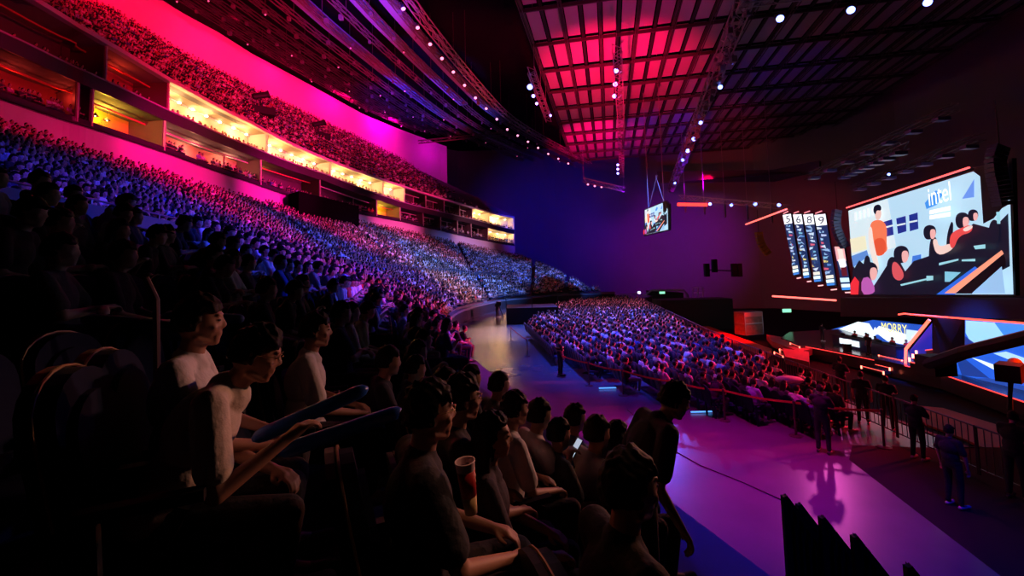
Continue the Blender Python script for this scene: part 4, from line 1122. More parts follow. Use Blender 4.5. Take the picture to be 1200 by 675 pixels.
def bigpicture(S_, X, es=1.0, fine=True):
    """the broadcast picture: X maps photo points of the big screen onto this screen"""
    S_.poly(X([(994,247),(1140,201),(1183,232),(1187,345),(1004,345)]), (.52,.80,1.0), es)
    S_.poly(X([(994,247),(1040,233),(1050,290),(998,303)]), (.75,.93,1.0), es)
    S_.poly(X([(996,280),(1014,276),(1016,292),(998,297)]), (.95,.92,.65), es)
    S_.poly(X([(998,300),(1016,293),(1018,300),(1000,313)]), (.12,.30,.75), es)
    S_.poly(X([(1084,238),(1097,223),(1105,228),(1098,240),(1086,245)]), (.06,.34,.95), es)
    S_.poly(X([(1128,233),(1142,210),(1142,231)]), (.16,.34,.95), es)
    S_.poly(X([(1070,300),(1080,298),(1080,325),(1066,335)]), (.05,.22,.80), es)
    S_.multi([X([(1036,260),(1046,257),(1048,275),(1037,278)]), X([(1051,256),(1062,253),(1063,271),(1053,274)]), X([(1066,252),(1076,249),(1077,268),(1067,271)])], NV, es)
    S_.multi([X([(1038,265.5),(1048,263),(1048,265),(1038,267.5)]), X([(1052,263),(1062,261),(1062,263),(1052,265)]), X([(1066,259.5),(1076,257.5),(1076,259.5),(1066,261.5)])], W_, es)
    if fine:
        S_.multi([X([(1002+5*i,249-1.5*i),(1004+5*i,248.4-1.5*i),(1004.5+5*i,258-1.5*i),(1002.5+5*i,258.6-1.5*i)]) for i in range(6)], (.92,.97,1), es*1.1)
    # lower dark mass: desks, chairs and players
    S_.poly(X([(1000,318),(1008,305),(1016,312),(1022,340),(1040,312),(1052,300),(1062,318),(1072,306),(1090,300),(1110,290),(1120,282),(1142,262),(1165,268),(1183,250),(1185,312),(1120,345),(1002,345)]), BK_, es)
    S_.poly(X([(1142,196),(1150,203),(1154,262),(1166,256),(1176,244),(1183,240),(1183,190)]), (.002,.002,.004), .2)
    for q in ([(1040,322),(1041,306),(1046,300),(1052,303),(1053,322)],[(1090,310),(1091,284),(1095,276),(1100,279),(1102,300)],[(1012,330),(1014,304),(1018,298),(1022,304),(1022,325)],[(1112,275),(1116,262),(1118,259),(1120,264),(1117,290),(1111,295)],[(1160,285),(1162,262),(1168,256),(1174,262),(1174,285)]): S_.poly(X(q), BK_, es, rnd=2)
    # standing man in orange shirt
    S_.poly(X([(1021,262),(1029,257),(1038,259),(1042,268),(1041,284),(1043,296),(1024,299),(1022,286)]), (1,.22,.10), es, rnd=2)
    S_.poly(X([(1025,280),(1040,278),(1041,298),(1027,301)]), (.85,.10,.04), es, rnd=2)
    S_.poly(X([(1020,268),(1024,264),(1026,284),(1034,315),(1029,317),(1021,292)]), (1,.85,.78), es, rnd=2)
    S_.poly(X([(1027,245),(1034,243),(1036,250),(1034,257),(1029,258)]), (.95,.62,.55), es, rnd=2)
    S_.poly(X([(1026,248),(1027,241),(1033,239),(1036,243),(1035,247),(1030,246),(1029,252)]), BK_, es, rnd=2)
    # players with headsets
    for (u, v, s) in ((1022,318,1.3),(1060,298,1.2),(1094,272,1.0),(1133,258,1.1),(1146,252,.8)):
        S_.poly(X([(u-8*s,v+2*s),(u-7*s,v-6*s),(u-1*s,v-9*s),(u+6*s,v-7*s),(u+8*s,v+1*s),(u+4*s,v+8*s),(u-5*s,v+9*s)]), BK_, es, rnd=2)
        S_.poly(X([(u+0*s,v-3*s),(u+6*s,v-4*s),(u+7.5*s,v+2*s),(u+5*s,v+8*s),(u+1*s,v+8*s)]), (.98,.50,.48), es, rnd=2)
    S_.poly(X([(1001,332),(1006,324),(1011,330),(1010,345),(1001,345)]), (.95,.03,.05), es)
    S_.poly(X([(1014,326),(1024,324),(1031,340),(1026,345),(1014,345)]), (.55,.12,.5), es, rnd=1)
    S_.poly(X([(1050,308),(1056,306),(1066,322),(1060,330),(1051,325)]), (.75,.10,.12), es, rnd=2)
    S_.poly(X([(1098,281),(1104,279),(1106,290),(1122,284),(1124,292),(1104,301)]), (1,.72,.65), es, rnd=2)
    S_.poly(X([(1120,274),(1130,268),(1146,262),(1146,272),(1130,276),(1124,292),(1119,288)]), (.9,.08,.08), es, rnd=2)
    S_.poly(X([(1134,268),(1146,263),(1147,267),(1138,272)]), (1,.75,.7), es, rnd=2)
    S_.multi([X([(1107,308),(1130,303),(1130,305),(1107,311)]), X([(1134,304),(1150,303),(1150,306),(1134,306)]), X([(1148,288),(1162,286),(1162,291),(1150,292)]), X([(1061,333),(1092,326),(1092,328),(1062,335)]), X([(1092,323),(1100,323),(1100,328),(1092,329)]), X([(1175,248),(1179,248),(1180,262),(1176,262)])], (.35,.75,.85), es)
    S_.poly(X([(1114,318),(1133,319),(1120,330),(1114,330)]), (.25,.65,.85), es)
    S_.poly(X([(1104,345),(1150,312),(1156,316),(1126,345)]), BL, es)
    S_.poly(X([(1114,343.5),(1182,293),(1184.5,297),(1127,343.5)]), (1,.36,.22), es*1.1)
    S_.poly(X([(1127,344),(1184.5,298),(1187,304),(1187,312),(1147,344)]), (.003,.003,.01), .3)
    S_.poly(X([(1147,343.5),(1182.5,312),(1186.5,343.5)]), (.35,.62,.95), es)
Abot, Bbot = at(1003,345,46), at(1187,345,31)
big = Screen([(994,246),(1141,200),(1183,187),(1187,345),(1003,345)], (Abot,Bbot), 'led_screen', 'huge LED screen over the stage showing a person in an orange shirt behind seated players')
big.poly([(994,246),(1141,200),(1183,187),(1187,345),(1003,345)], (.002,.002,.006), .3)
ID = lambda P: P
bigpicture(big, ID, .9)
big.text('intel', 1096, 243.5, 1123.5, 237.5, (.95,1,1), 1.5, .0, 'lettering') if False else None
big.text('intel', 1096.5, 241, 1123, 234, (.95,1,1), 1.4, 2.1)
big.multi([[(1097,246.5),(1122,241),(1122,246),(1097,251)], [(1097,252.5),(1122,248),(1122,253),(1097,257)]], (.9,1,1), 1.3)
led('strip_light', [at(992,243.5,46.5), big.P(1141,196)+big.n*.3], .07, (1,.25,.25), 3, 'thin red strip light along the top edge of the huge screen')
ss0, ss1 = at(755,245,66), at(783,245,60)
sm = Screen([(755,246),(779,236),(783,240),(783,269),(755,276)], (ss0,ss1), 'led_screen', 'small hanging screen in mid air below the diagonal truss', border=.15)
def XS(P):   # big-screen photo points -> small-screen photo points (bilinear by fractions)
    out = []
    for u, v in P:
        a = (u-995)/(1187-995); top = lerp(246,190,a); b = (v-top)/(345-top); t2 = lerp(246,236,a); b2 = lerp(275,269,a); out.append((lerp(755.5,782.5,a), lerp(t2,b2,b)))
    return out
bigpicture(sm, XS, 1.0, False)
mb = MB()
for u in (760, 778):
    p = sm.P(u, 244 if u < 770 else 237); mb.bar(p-sm.root.location, p-sm.root.location+Vector((0,0,36-p.z)), .06); q = sm.P(u+(10 if u<770 else -10), 205); 
    mb.bar(p-sm.root.location, q-sm.root.location, .05)
mb.build('hanger', truss_m, sm.root)

# leaning display columns beside the big screen
COLS = [((917,252),(926.5,250.5),(938,321),(931,322.5),'5'),((929,251.5),(939,251),(950,325),(943,326),'6'),((941,251.5),(952.5,250.5),(964,329.5),(955.5,330.5),'8'),((954,252),(967,250.5),(980,334),(970,335),'9'),((977,289),(989,289),(997,339.5),(987,340),None)]
cp0, cp1 = at(917,300,54), at(1000,300,48)
for i, (a, b, c, d, g) in enumerate(COLS):
    s_ = Screen([a,b,c,d], (cp0,cp1), 'display_column', f'narrow leaning display column beside the huge screen, {ordinal(i+1)} from the far side', cat='screen')
    s_.poly([a,b,c,d], (.01,.03,.12), 1)
    r_ = random.Random(40+i); L = lambda x, y: (lerp(lerp(a[0],b[0],x),lerp(d[0],c[0],x),y), lerp(lerp(a[1],b[1],x),lerp(d[1],c[1],x),y))
    Q4 = lambda x0,y0,x1,y1: [L(x0,y0),L(x1,y0),L(x1,y1),L(x0,y1)]
    if g:
        s_.poly(Q4(0,0,1,.155), (.9,.93,1), 1.3)
        u0, v0 = L(.25,.135); u1, v1 = L(.78,.13); s_.text(g, u0, v0, u1, v1, (.03,.03,.08), .6, 1.15)
        bands = [(.17+.052*k) for k in range(13)]
        for k, y in enumerate(bands):
            x0 = r_.uniform(0,.5); x1 = x0+r_.uniform(.2,.5)
            col = r_.choice([(.35,.6,.9),(.75,.85,.95),(.10,.25,.6),(.2,.5,.7),(.7,.12,.2),(.8,.7,.2),(.5,.6,.9)])
            P = Q4(x0,y,min(1,x1),y+.035); P[1] = (P[1][0]+.6, P[1][1]+1.2); s_.poly(P, col, 1)
            if r_.random() < .7: s_.poly([L(r_.random()*.5,y+.01),L(r_.random()*.4+.5,y),L(r_.random(),y+.05)], r_.choice([(.6,.75,.95),(.02,.05,.2),(.3,.5,.8)]), 1)
        s_.poly(Q4(.1,.855,.95,.9), (.85,.85,.75), 1.1); s_.poly(Q4(.05,.915,.95,.96), (.7,.95,1), 1.3); s_.poly(Q4(.05,.97,.95,.998), (.05,.25,.8), 1.1)
    else:
        s_.poly(Q4(.05,0,.98,.33), (.95,.45,.45), 1.1); s_.poly(Q4(.3,.05,.8,.3), (1,.72,.66), 1.1); s_.poly([L(.15,.3),L(.9,.28),L(.95,.45),L(.5,.5),L(.3,.56)], (.95,.93,.95), 1.2)
        s_.poly(Q4(.3,.48,.9,.68), (.12,.01,.02), 1); s_.poly(Q4(0,.72,1,.82), (.6,.85,1), 1.2); s_.poly(Q4(0,.86,1,.94), (.75,.9,1), 1.2); s_.poly(Q4(0,.95,1,1), (.05,.3,.9), 1.1)
    m0, m1 = L(.3,1.06), L(.98,1.06); mb = MB(); mb.bar(s_.P(*m0)-s_.root.location, s_.P(*m1)-s_.root.location, .12); mb.build('marker_light', emis((1,.5,.5),1.5), s_.root)
    if g:
        m0, m1 = L(.15,-.02), L(.75,-.045); mb = MB(); mb.bar(s_.P(*m0)-s_.root.location, s_.P(*m1)-s_.root.location, .10); mb.build('marker_light', emis((1,.3,.35),1.2), s_.root)
# curved line arrays of loudspeakers
def line_array(pts, Y, w, label, m1, n=12):
    P = [at(u, v, Y) for u, v in pts]; e = empty('line_array_speaker', P[0]); tag(e, label, 'loudspeaker')
    for k in range(n):
        t = k/(n-1)*(len(P)-1.001); i = int(t); p = P[i].lerp(P[i+1], t-i); t2 = min(len(P)-1.001, (k+1)/(n-1)*(len(P)-1.001)); j = int(t2); q = P[j].lerp(P[j+1], t2-j)
        d = (q-p) if (q-p).length > .01 else (P[-1]-P[-2]).normalized()*.3
        mb = MB(); pp = p-P[0]; mb.bar(pp, pp+d*.86, w, w*.7, up=(0,1,0)); mb.build('cabinet', m1, e)
    mb = MB(); mb.bar((0,0,0), (0,0,3), .05); mb.build('hanger', dark, e); return e
spk = mat('speaker_grille', (.10,.14,.30), .5)
line_array([(981,246),(979,258),(980,268),(984,278),(989,287)], 47, .75, 'curved dark blue line array between the leaning columns and the huge screen', spk)
line_array([(1171,172),(1166,188),(1168,205),(1172,222),(1175,236)], 28, .85, 'curved dark line array hanging right of the huge screen', mat('speaker_dark',(.05,.09,.10),.4), 14)
line_array([(889,272),(890,280),(893,288),(899,296)], 60, .8, 'small curved line array with a yellow underside before the far wall', mat('speaker_yellow',(.35,.28,.02),.6), 8)
mb = MB(); p, q = at(826,316,85), at(866,318,82); mb.bar(p, q, .25)
for u in (828, 837, 860, 866): a = at(u, 314 if u != 837 else 309, 84); mb.box((a.x-.4,a.y-.4,a.z-1.6),(a.x+.4,a.y+.4,a.z+.8))
tag(mb.build('lamp_bar', dark), 'black bar with lamps hanging before the purple far wall', 'lamp bar')

# ------------------------------------------------------------------ stage
SZ = -2.8
stm = mat('stage_floor', (.05,.05,.06), .20, spec=.8)
def sp(u, v, z=SZ): return on_z(u, v, z)
stage_poly = [sp(1200,472)+Vector((-1,-6,0)), sp(1200,470), sp(1102,437), sp(1061,428), sp(1000,415), sp(943,405), sp(915,396), sp(925,389), Vector((40,54,SZ)), Vector((46,20,SZ))]
stage_poly[0] = Vector((stage_poly[1].x+.4, stage_poly[1].y-8, SZ))
mb = MB(); mb.prism(stage_poly, (0,0,-1.1)); st = mb.build('stage', stm); tag(st, 'low black stage platform with red-lit edges', 'stage')
led('stage_edge_light', [sp(1061,428.5)+Vector((-.05,0,0)), sp(1102,438), sp(1200,471)], .035, (1,.12,.10), 3, 'thin red light line along the near stage edge')
led('stage_edge_light', [sp(943,406), sp(1000,417), sp(1024,422)], .035, (1,.15,.15), 1.6, 'thin red light line along the far stage edge')
# lower left back wall screen
b0, b1 = at(960,392,60), at(1077,380,38.5)
lo = Screen([(950,393),(985,383),(1022,375),(1082,381),(1062,424),(1030,421),(972,405)], (b0,b1), 'stage_backdrop_screen', 'low backdrop screen behind the players with bright yellow lettering')
lo.poly([(950,393),(985,383),(1022,375),(1082,381),(1064,405),(1062,417),(1030,414),(972,400)], (.02,.10,.60), 1)
lo.poly([(968,391),(1005,377),(1018,379),(1026,392),(1020,402),(990,396)], (.80,.93,1), 1.2)
lo.poly([(975,394),(984,391),(995,398),(990,403),(972,398)], (.02,.06,.35), 1)
lo.poly([(1024,388),(1030,382),(1066,393),(1068,398),(1060,404),(1040,400)], (.85,.95,1), 1.2)
lo.poly([(1062,386),(1077,388),(1068,400),(1062,398)], (.65,.85,1), 1.1)
lo.poly([(990,400),(1020,406),(1030,404),(1030,410),(1000,407)], (.05,.3,.9), 1)
lo.text('MORRY', 1034, 387.5, 1064, 391.5, (1,.92,.25), 1.4, 1.15)
lo.poly([(1022,392),(1026,383),(1029,392)], (.85,.97,1), 1.3)
# lower right screen
r0_, r1_ = at(1117,420,31.5), at(1200,420,27)
lr = Screen([(1103,437),(1103,423),(1130,410),(1130,375),(1215,380),(1215,474)], (r0_,r1_), 'stage_backdrop_screen', 'low backdrop screen at the right showing pale blue angular shapes')
lr.poly([(1103,437),(1103,423),(1130,410),(1130,375),(1215,380),(1215,474)], (.02,.13,.80), 1)
lr.poly([(1131,375.5),(1165,378),(1180,392),(1175,402),(1140,407),(1131,390)], (.35,.72,1), 1.1)
lr.poly([(1165,378),(1215,381),(1215,396),(1185,400),(1178,396)], (.06,.30,.95), 1)
lr.poly([(1150,402),(1175,398),(1165,405),(1145,408)], (.75,.92,1), 1.2)
lr.poly([(1176,398),(1200,388),(1215,386),(1215,402),(1190,405)], (.35,.65,1), 1)
lr.poly([(1131,394),(1145,404),(1131,409)], (.02,.05,.35), 1)
lr.poly([(1139,419),(1150,422),(1181,433),(1183,438),(1176,439)], (.75,.92,1), 1.25)
lr.poly([(1122,422),(1132,421),(1160,443),(1128,440)], (.01,.05,.32), 1)
lr.poly([(1165,414),(1205,430),(1215,436),(1215,424),(1180,412)], (.45,.75,1), 1.1)
lr.poly([(1160,443),(1215,455),(1215,474),(1130,444)], (.02,.08,.45), 1)
# dark raised lip around both backdrops: big black truss header
def slabp(name, pts, Y0, Y1, material, label, cat, th=None):
    P = [at(u, v, Y) for (u, v), Y in zip(pts, Y0)]; mb = MB(); mb.prism(P, th or Vector((1.2,.6,0))); return tag(mb.build(name, material), label, cat)
hd = mat('stage_header', (.012,.012,.014), .7)
hA, hB = at(1003,347,46.5), at(1187,347,31.5)
mb = MB(); a, b = at(985,349,47), at(1215,349,29.5); c, d = at(1215,374,29.5), at(985,371,47); mb.prism([a,b,c,d], Vector((1.5,.6,0))); tag(mb.build('stage_header', hd), 'wide black header panel between the huge screen and the stage', 'panel')
led('stage_header_light', [at(1053,368.5,37), at(1060,367.5,36), at(1068,368.5,34.4), at(1215,380,26)], .06, (1,.16,.10), 4.5, 'bright red light line along the header above the stage')
led('stage_wing_light', [at(1089,375,33), at(1061.5,409,35), at(1061,427,35)], .10, (1,.25,.15), 5, 'bright bent red light line framing the stage wing')
mb = MB(); mb.prism([at(1092,379,33.3), at(1092,412,33.3), at(1066,424,34.8), at(1066,411,34.8)], Vector((.3,.3,0))); tag(mb.build('stage_wing', emis((.01,.02,.35),.8)), 'dark blue wing panel beside the bent red light line', 'panel')
mb = MB(); mb.prism([at(1093,372,32.6), at(1129.5,374,30.8), at(1129.5,411,30.8), at(1104,423,31.8), at(1104,437,31.8), at(1093,436,32.6)], Vector((.8,.5,0))); tag(mb.build('stage_wall', hd), 'black wall section between the two low backdrop screens', 'panel')
# camera crane boom
mb = MB(); mb.tube([at(1090,427,19), at(1130,413,17), at(1215,392,15)], [.28,.24,.22], 8); o = mb.build('crane_boom', dark); tag(o, 'black camera crane boom reaching across the right backdrop screen', 'crane')
mb = MB(); a = at(1096,424,19); mb.box((a.x-.45,a.y-.45,a.z-.5),(a.x+.45,a.y+.45,a.z+.25)); mb.build('counterweight', dark, o)
p = at(1184,440,18); e = empty('broadcast_camera', p, .6); tag(e, 'dark broadcast camera shape before the right backdrop screen', 'camera')
mb = MB(); mb.box((-.5,-.35,-.2),(.5,.35,.45)); mb.build('camera_body', dark, e); mb = MB(); mb.lathe([(.16,0),(.2,.5),(.22,.7)], (.4,0,.15), 14, Matrix.Rotation(1.3,3,'Y')); mb.build('lens', body_m, e); mb = MB(); mb.bar((-.2,0,-.2),(-.5,0,-1.4),.1); mb.bar((.1,0,-.2),(.4,.2,-1.4),.1); mb.build('tripod', dark, e)
# stage steps with lit noses
def steps(u, v, label, es=4, n=4, du=11, dv=-3.0, wu=26, wv=7):
    p = sp(u, v, SZ-.9); a = sp(u+wu, v+wv, SZ-.9)-p; run = Vector((.62,.15,0)); e = empty('stage_steps', p); tag(e, label, 'steps')
    for k in range(n):
        o0 = run*k+Vector((0,0,.0)); mb = MB(); h = .24*(k+1); mb.hexa([o0, o0+a, o0+a+run, o0+run, o0+Vector((0,0,h)), o0+a+Vector((0,0,h)), o0+a+run+Vector((0,0,h)), o0+run+Vector((0,0,h))]); mb.build('step', stm, e)
        mb = MB(); z = Vector((-.02,0,h-.03)); mb.bar(o0+z, o0+a+z, .035); mb.build('edge_light', emis((1,.10,.08),es*.5), e)
        mb = MB(); mb.bar(o0+Vector((-.03,0,h-.24)), o0+Vector((-.03,0,h)), .08); mb.bar(o0+a+Vector((-.03,0,h-.24)), o0+a+Vector((-.03,0,h)), .08); mb.build('side_light', emis((1,.16,.10),es*1.6), e)
steps(1010, 432, 'steps with glowing red edges up to the middle of the stage front')
steps(908, 415, 'steps with glowing red edges at the far end of the stage', 3, 4, wu=10, wv=5)
e = empty('stage_steps', sp(1066,424)); tag(e, 'red-lit steps beside the bent light line rising behind the stage', 'steps')
for k in range(4):
    a = at(1066+4*k, 424-4.2*k, 33.6+.35*k)-e.location; b = at(1093, 431-7.2*k, 31.6+.35*k)-e.location; mb = MB(); mb.bar(a, b, .06); mb.build('edge_light', emis((1,.08,.06),1.6), e)
    mb = MB(); mb.prism([a, b, b-Vector((0,0,.5)), a-Vector((0,0,.5))], (.5,.3,0)); mb.build('step', hd, e); mb = MB(); mb.bar(a, a+Vector((0,0,.3)), .10); mb.build('side_light', emis((1,.25,.18),5), e)
# players desk, dj style blocks and people on stage
p = sp(1016, 411); e = empty('player_desk', p); tag(e, 'long player desk glowing blue in the middle of the stage', 'desk')
dx = Vector((-.1,1,0)).normalized(); 
mb = MB(); mb.bar(Vector((0,-3.6,.45)), Vector((0,3.6,.45)), .9, .9); mb.build('desk_body', mat('desk_blue', (.02,.03,.12), .35), e)
mb = MB(); mb.bar(Vector((0,-3.7,.93)), Vector((0,3.7,.93)), 1.1, .06); mb.build('desk_top', hd, e)
for k in range(5):
    y = -2.8+1.4*k; mb = MB(); mb.box((-.03,y-.28,.96),(.03,y+.28,1.16)); mb.build('monitor', scr_frame, e)
mb = MB(); mb.box((-.5,.2,.25),(-.47,2.6,.75)); mb.build('lit_panel', emis((.8,.95,1),1.2), e)
for k in range(5):
    o = person(PR[k%3], (p.x+1.1, p.y-2.8+1.4*k, SZ), PI/2+random.uniform(-.1,.1), (.75,.05,.08), f'player in red jersey at the stage desk, {ordinal(k+1)} from the camera end', 'players at the stage desk')
PS = [proto(pose='down', stand=True, seed=60), proto(pose='rail', stand=True, lean=.15, seed=61), proto(pose='arms', stand=True, seed=62)]
BKc = (.02,.02,.025)
q = sp(1019, 416); person(PS[0], q, PI*.55, BKc, 'person in black standing with back to the view in front of the player desk', trou=BKc)
q = sp(964, 400); person(PS[2], q, -PI*.4, BKc, 'person in black standing at the far end of the stage', trou=BKc)
# white topped block in front of desk
p = sp(993, 411); e = empty('stage_case', p); tag(e, 'small dark block with a white top made to glow standing on the stage', 'block')
mb = MB(); mb.lathe([(.30,0),(.34,.1),(.34,.62)], n=16); mb.build('base', hd, e); mb = MB(); mb.lathe([(.34,.62),(.35,.66),(.35,.95),(.2,.98)], n=16); mb.build('white_top', emis((.8,.92,1),1.2), e)  # white top glows by emission in place of light falling on it
# runways by the stage with red light put into their colour, road case
polyobj('floor_runway', [on_z(833,383,-3.4), on_z(905,409,-3.4), on_z(893,417,-3.4), on_z(850,400,-3.4), on_z(800,384,-3.4), on_z(815,378,-3.4)], mat('runway', (.55,.10,.07), .7, noise=.15, nscale=.8, spec=.2), th=.55, label='runway coloured red for its red light at the far end of the stage pit')
polyobj('floor_runway', [on_z(1062,474,-3.9), on_z(1105,478,-3.9), on_z(1215,512,-3.9), on_z(1215,552,-3.9), on_z(1125,512,-3.9), on_z(1085,497,-3.9)], mat('runway'), th=.1, label='runway coloured red for its red light between the fence and the stage')
rl = mat('riser_redlit', (.45,.08,.10), .6)  # riser red stands in for the red stage light
for nm, pts, lb in (('stage_riser', [(898,392),(930,397),(952,408),(938,412),(905,400)], 'low riser coloured for red light beside the far steps'), ('stage_riser', [(917,408),(948,412),(948,424),(920,418)], 'side block coloured for pink light at the far end of the stage front')):
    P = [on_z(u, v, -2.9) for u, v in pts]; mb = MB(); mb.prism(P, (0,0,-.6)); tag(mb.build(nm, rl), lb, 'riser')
p = on_z(878, 391, -3.3); e = empty('road_case', p, .3); tag(e, 'tall flight case stack covered with stickers at the end of the red runway', 'flight case')
mb = MB(); mb.box((-1.3,-.8,0),(1.3,.8,2.6)); mb.build('case_body', mat('case', (.25,.10,.08), .5, noise=.6, nscale=3), e)
mb = MB()
for x in (-1.3,1.3):
    for y in (-.8,.8): mb.bar((x,y,0),(x,y,2.6),.1)
for z in (0,1.3,2.6):
    mb.bar((-1.3,-.8,z),(1.3,-.8,z),.1); mb.bar((-1.3,-.8,z),(-1.3,.8,z),.1); mb.bar((1.3,-.8,z),(1.3,.8,z),.1); mb.bar((-1.3,.8,z),(1.3,.8,z),.1)
mb.build('case_edges', truss_m, e)
mb = MB(); mb.box((-1.3,-.86,2.1),(1.3,-.8,2.6)); mb.build('lid_panel', mat('case_lid', (.6,.2,.2), .5), e)
# dark cabin and doorway at the far wall, exit lamps, chart of the far doors
p = on_z(842, 391, -3.9); mb = MB(); mb.box((-5,-2,0),(5,2,4.2)); o = mb.build('control_cabin', hd); o.location = p+Vector((-1,6,0)); tag(o, 'low black cabin against the purple far wall', 'cabin')
mb = MB(); c0, c1 = at(764,378,98), at(801,378,94); t0_, t1_ = at(762,341,98), at(801,343,94)
mb.prism([c0, c1, t1_, t0_], Vector((.0,3,0))); struct(mb.build('door_1', mat('tunnel_shade', (.004,.004,.005), .9)), 'wide black slab for the shade of the tunnel opening under the far wall')  # solid slab, the darkness of the tunnel put into its colour
mb = MB(); mb.tube([at(758,372,97.8), at(757.5,345,97.8), at(764,340,97.5), at(801,340,94), at(806,346,93.6), at(806,374,93.6)], .25, 6); struct(mb.build('trim_3', farm), 'rounded frame of the tunnel opening')
green = emis((.3,1,.6), 1.2)
for u, v, Y, lb in ((776,343,93,'green exit lamp over the tunnel opening'),(922,364,60,'green exit lamp on the far wall beyond the stage')):
    p = at(u, v, Y); mb = MB(); mb.box((-.55,-.05,-.22),(.55,.05,.22)); o = mb.build('exit_lamp', green); o.location = p; tag(o, lb, 'exit lamp')
for i, (u, v) in enumerate([(749,343),(751,351)]): 
    p = at(u, v, 96); mb = MB(); mb.ell((0,0,0),(.35,.35,.3)); o = mb.build('wall_lamp', emis((.7,.8,1),3), smooth=True); o.location = p; tag(o, ['pale wall lamp left of the tunnel','lower pale wall lamp left of the tunnel'][i], 'lamp')
mb = MB(); P0, P1 = at(812,337,90), at(824,337,89)
for k in range(5): mb.bar(at(812,337+6*k,90), at(824,337+6*k,89), .14)
for u in (812,818,824): mb.bar(at(u,337,90-(u-812)/12), at(u,361,90-(u-812)/12), .14)
struct(mb.build('trim_4', mat('ladder_pale',(.6,.55,.65),.6)), 'pale ladder frame on the purple far wall')
# bands across the far wall: protruding technical galleries
mb = MB(); mb.prism([at(770,201,92), at(905,199,74), at(960,188,62), at(960,199,62), at(905,212,74), at(770,214,92)], (.8,.8,0)); struct(mb.build('beam_far_gallery', mat('gallery', (.05,.03,.05), .8)), 'dark technical gallery high on the far wall')
# rows of faint fixtures above the stage
mb = MB(); fx = mat('dim_fixture', (.12,.10,.30), .4)
rr = random.Random(9)
for r, (u0, v0, u1, v1) in enumerate([(945,208,1120,125),(1000,220,1150,160),(985,205,1060,170)]):
    tr_a, tr_b = at(u0, v0, 44), at(u1, v1, 30); mb, _q = truss_mb([tr_a, tr_b], .5, 1.3, .03); o = mb.build('lighting_truss', dark); tag(o, f'barely lit truss over the stage, {ordinal(r+1)} of three stepping up', 'truss')
    for k in range(7):
        p = tr_a.lerp(tr_b, (k+.5)/7)+Vector((0,0,-.4)); mb = MB(); mb.box((-.45,-.25,-.12),(.45,.25,.12)); f = mb.build('blinder_lamp', fx); f.location = p; tag(f, f'dim rectangular lamp on the {ordinal(r+1)} dark truss over the stage, {ordinal(k+1)} along', 'lamp', 'dim lamps over the stage')
p = at(1042, 204, 34); lamp(p, (0,10,0), LB, 'single bright small lamp above the huge screen', 'lamps over the stage', .35)

# ------------------------------------------------------------------ barriers
postm = mat('post_metal', (.12,.07,.07), .35, .5); belt = mat('red_belt', (.75,.07,.05), .6)
BR = [(-.25,32.5),(.7,26.5),(2.1,21.6),(3.1,19.6),(4.15,18.0),(5.5,16.0),(6.6,14.8),(7.95,13.35),(9.7,12.4)]
for i, (x, y) in enumerate(BR):
    e = empty('barrier_post', (x, y, 0)); tag(e, f'retractable-belt barrier post at the walkway, {ordinal(len(BR)-i)} from the guard', 'barrier post', 'belt barrier posts')
    mb = MB(); mb.lathe([(.17,0),(.17,.015),(.06,.04)], n=16); mb.build('base', postm, e)
    mb = MB(); mb.lathe([(.03,.03),(.03,.92)], n=10); mb.build('post', postm, e)
    mb = MB(); mb.lathe([(.036,.90),(.036,.98),(.02,1.0)], n=10); mb.build('head', postm, e)
    if i < len(BR)-1 and i != 1:
        q = Vector((BR[i+1][0]-x, BR[i+1][1]-y, 0)); d = q.normalized()*.04; mb = MB(); k = 4
        pts = [d.lerp(q-d, j/k)+Vector((0,0,.94-.05*math.sin(PI*j/k))) for j in range(k+1)]
        for a, b in zip(pts[:-1], pts[1:]): mb.bar(a, b, .006, .06)
        mb.build('belt', belt, e)
# crowd control fence along the deck edge, in separate panels
FN = [(10.9,20),(10.75,17.6),(10.6,15.2),(10.5,12.9),(10.4,10.6),(10.4,8.4),(10.6,6.2)]
fence_m = mat('fence_steel', (.14,.10,.12), .4, .6)
FNf = [(16.2,58),(15.0,51),(14.2,45),(13.3,39),(12.4,33),(11.6,27.5),(11.1,23.5)]+FN
for i in range(len(FNf)-1):
    a, b = Vector((*FNf[i],0)), Vector((*FNf[i+1],0)); e = empty('crowd_fence', a); tag(e, f'steel crowd fence panel along the pit edge, {ordinal(len(FNf)-1-i)} from the camera end', 'fence', 'crowd fence panels')
    q = b-a; q *= .98; mb = MB(); mb.tube([(0,0,.05),(0,0,1.12),q+Vector((0,0,1.12)),q+Vector((0,0,.05))], .024, 6); mb.bar((0,0,.18), q+Vector((0,0,.18)), .03); mb.build('frame', fence_m, e)
    n = int(q.length/.16); mb = MB()
    for k in range(1, n): p = q*(k/n); mb.bar(p+Vector((0,0,.18)), p+Vector((0,0,1.12)), .014)
    mb.build('bars', fence_m, e)
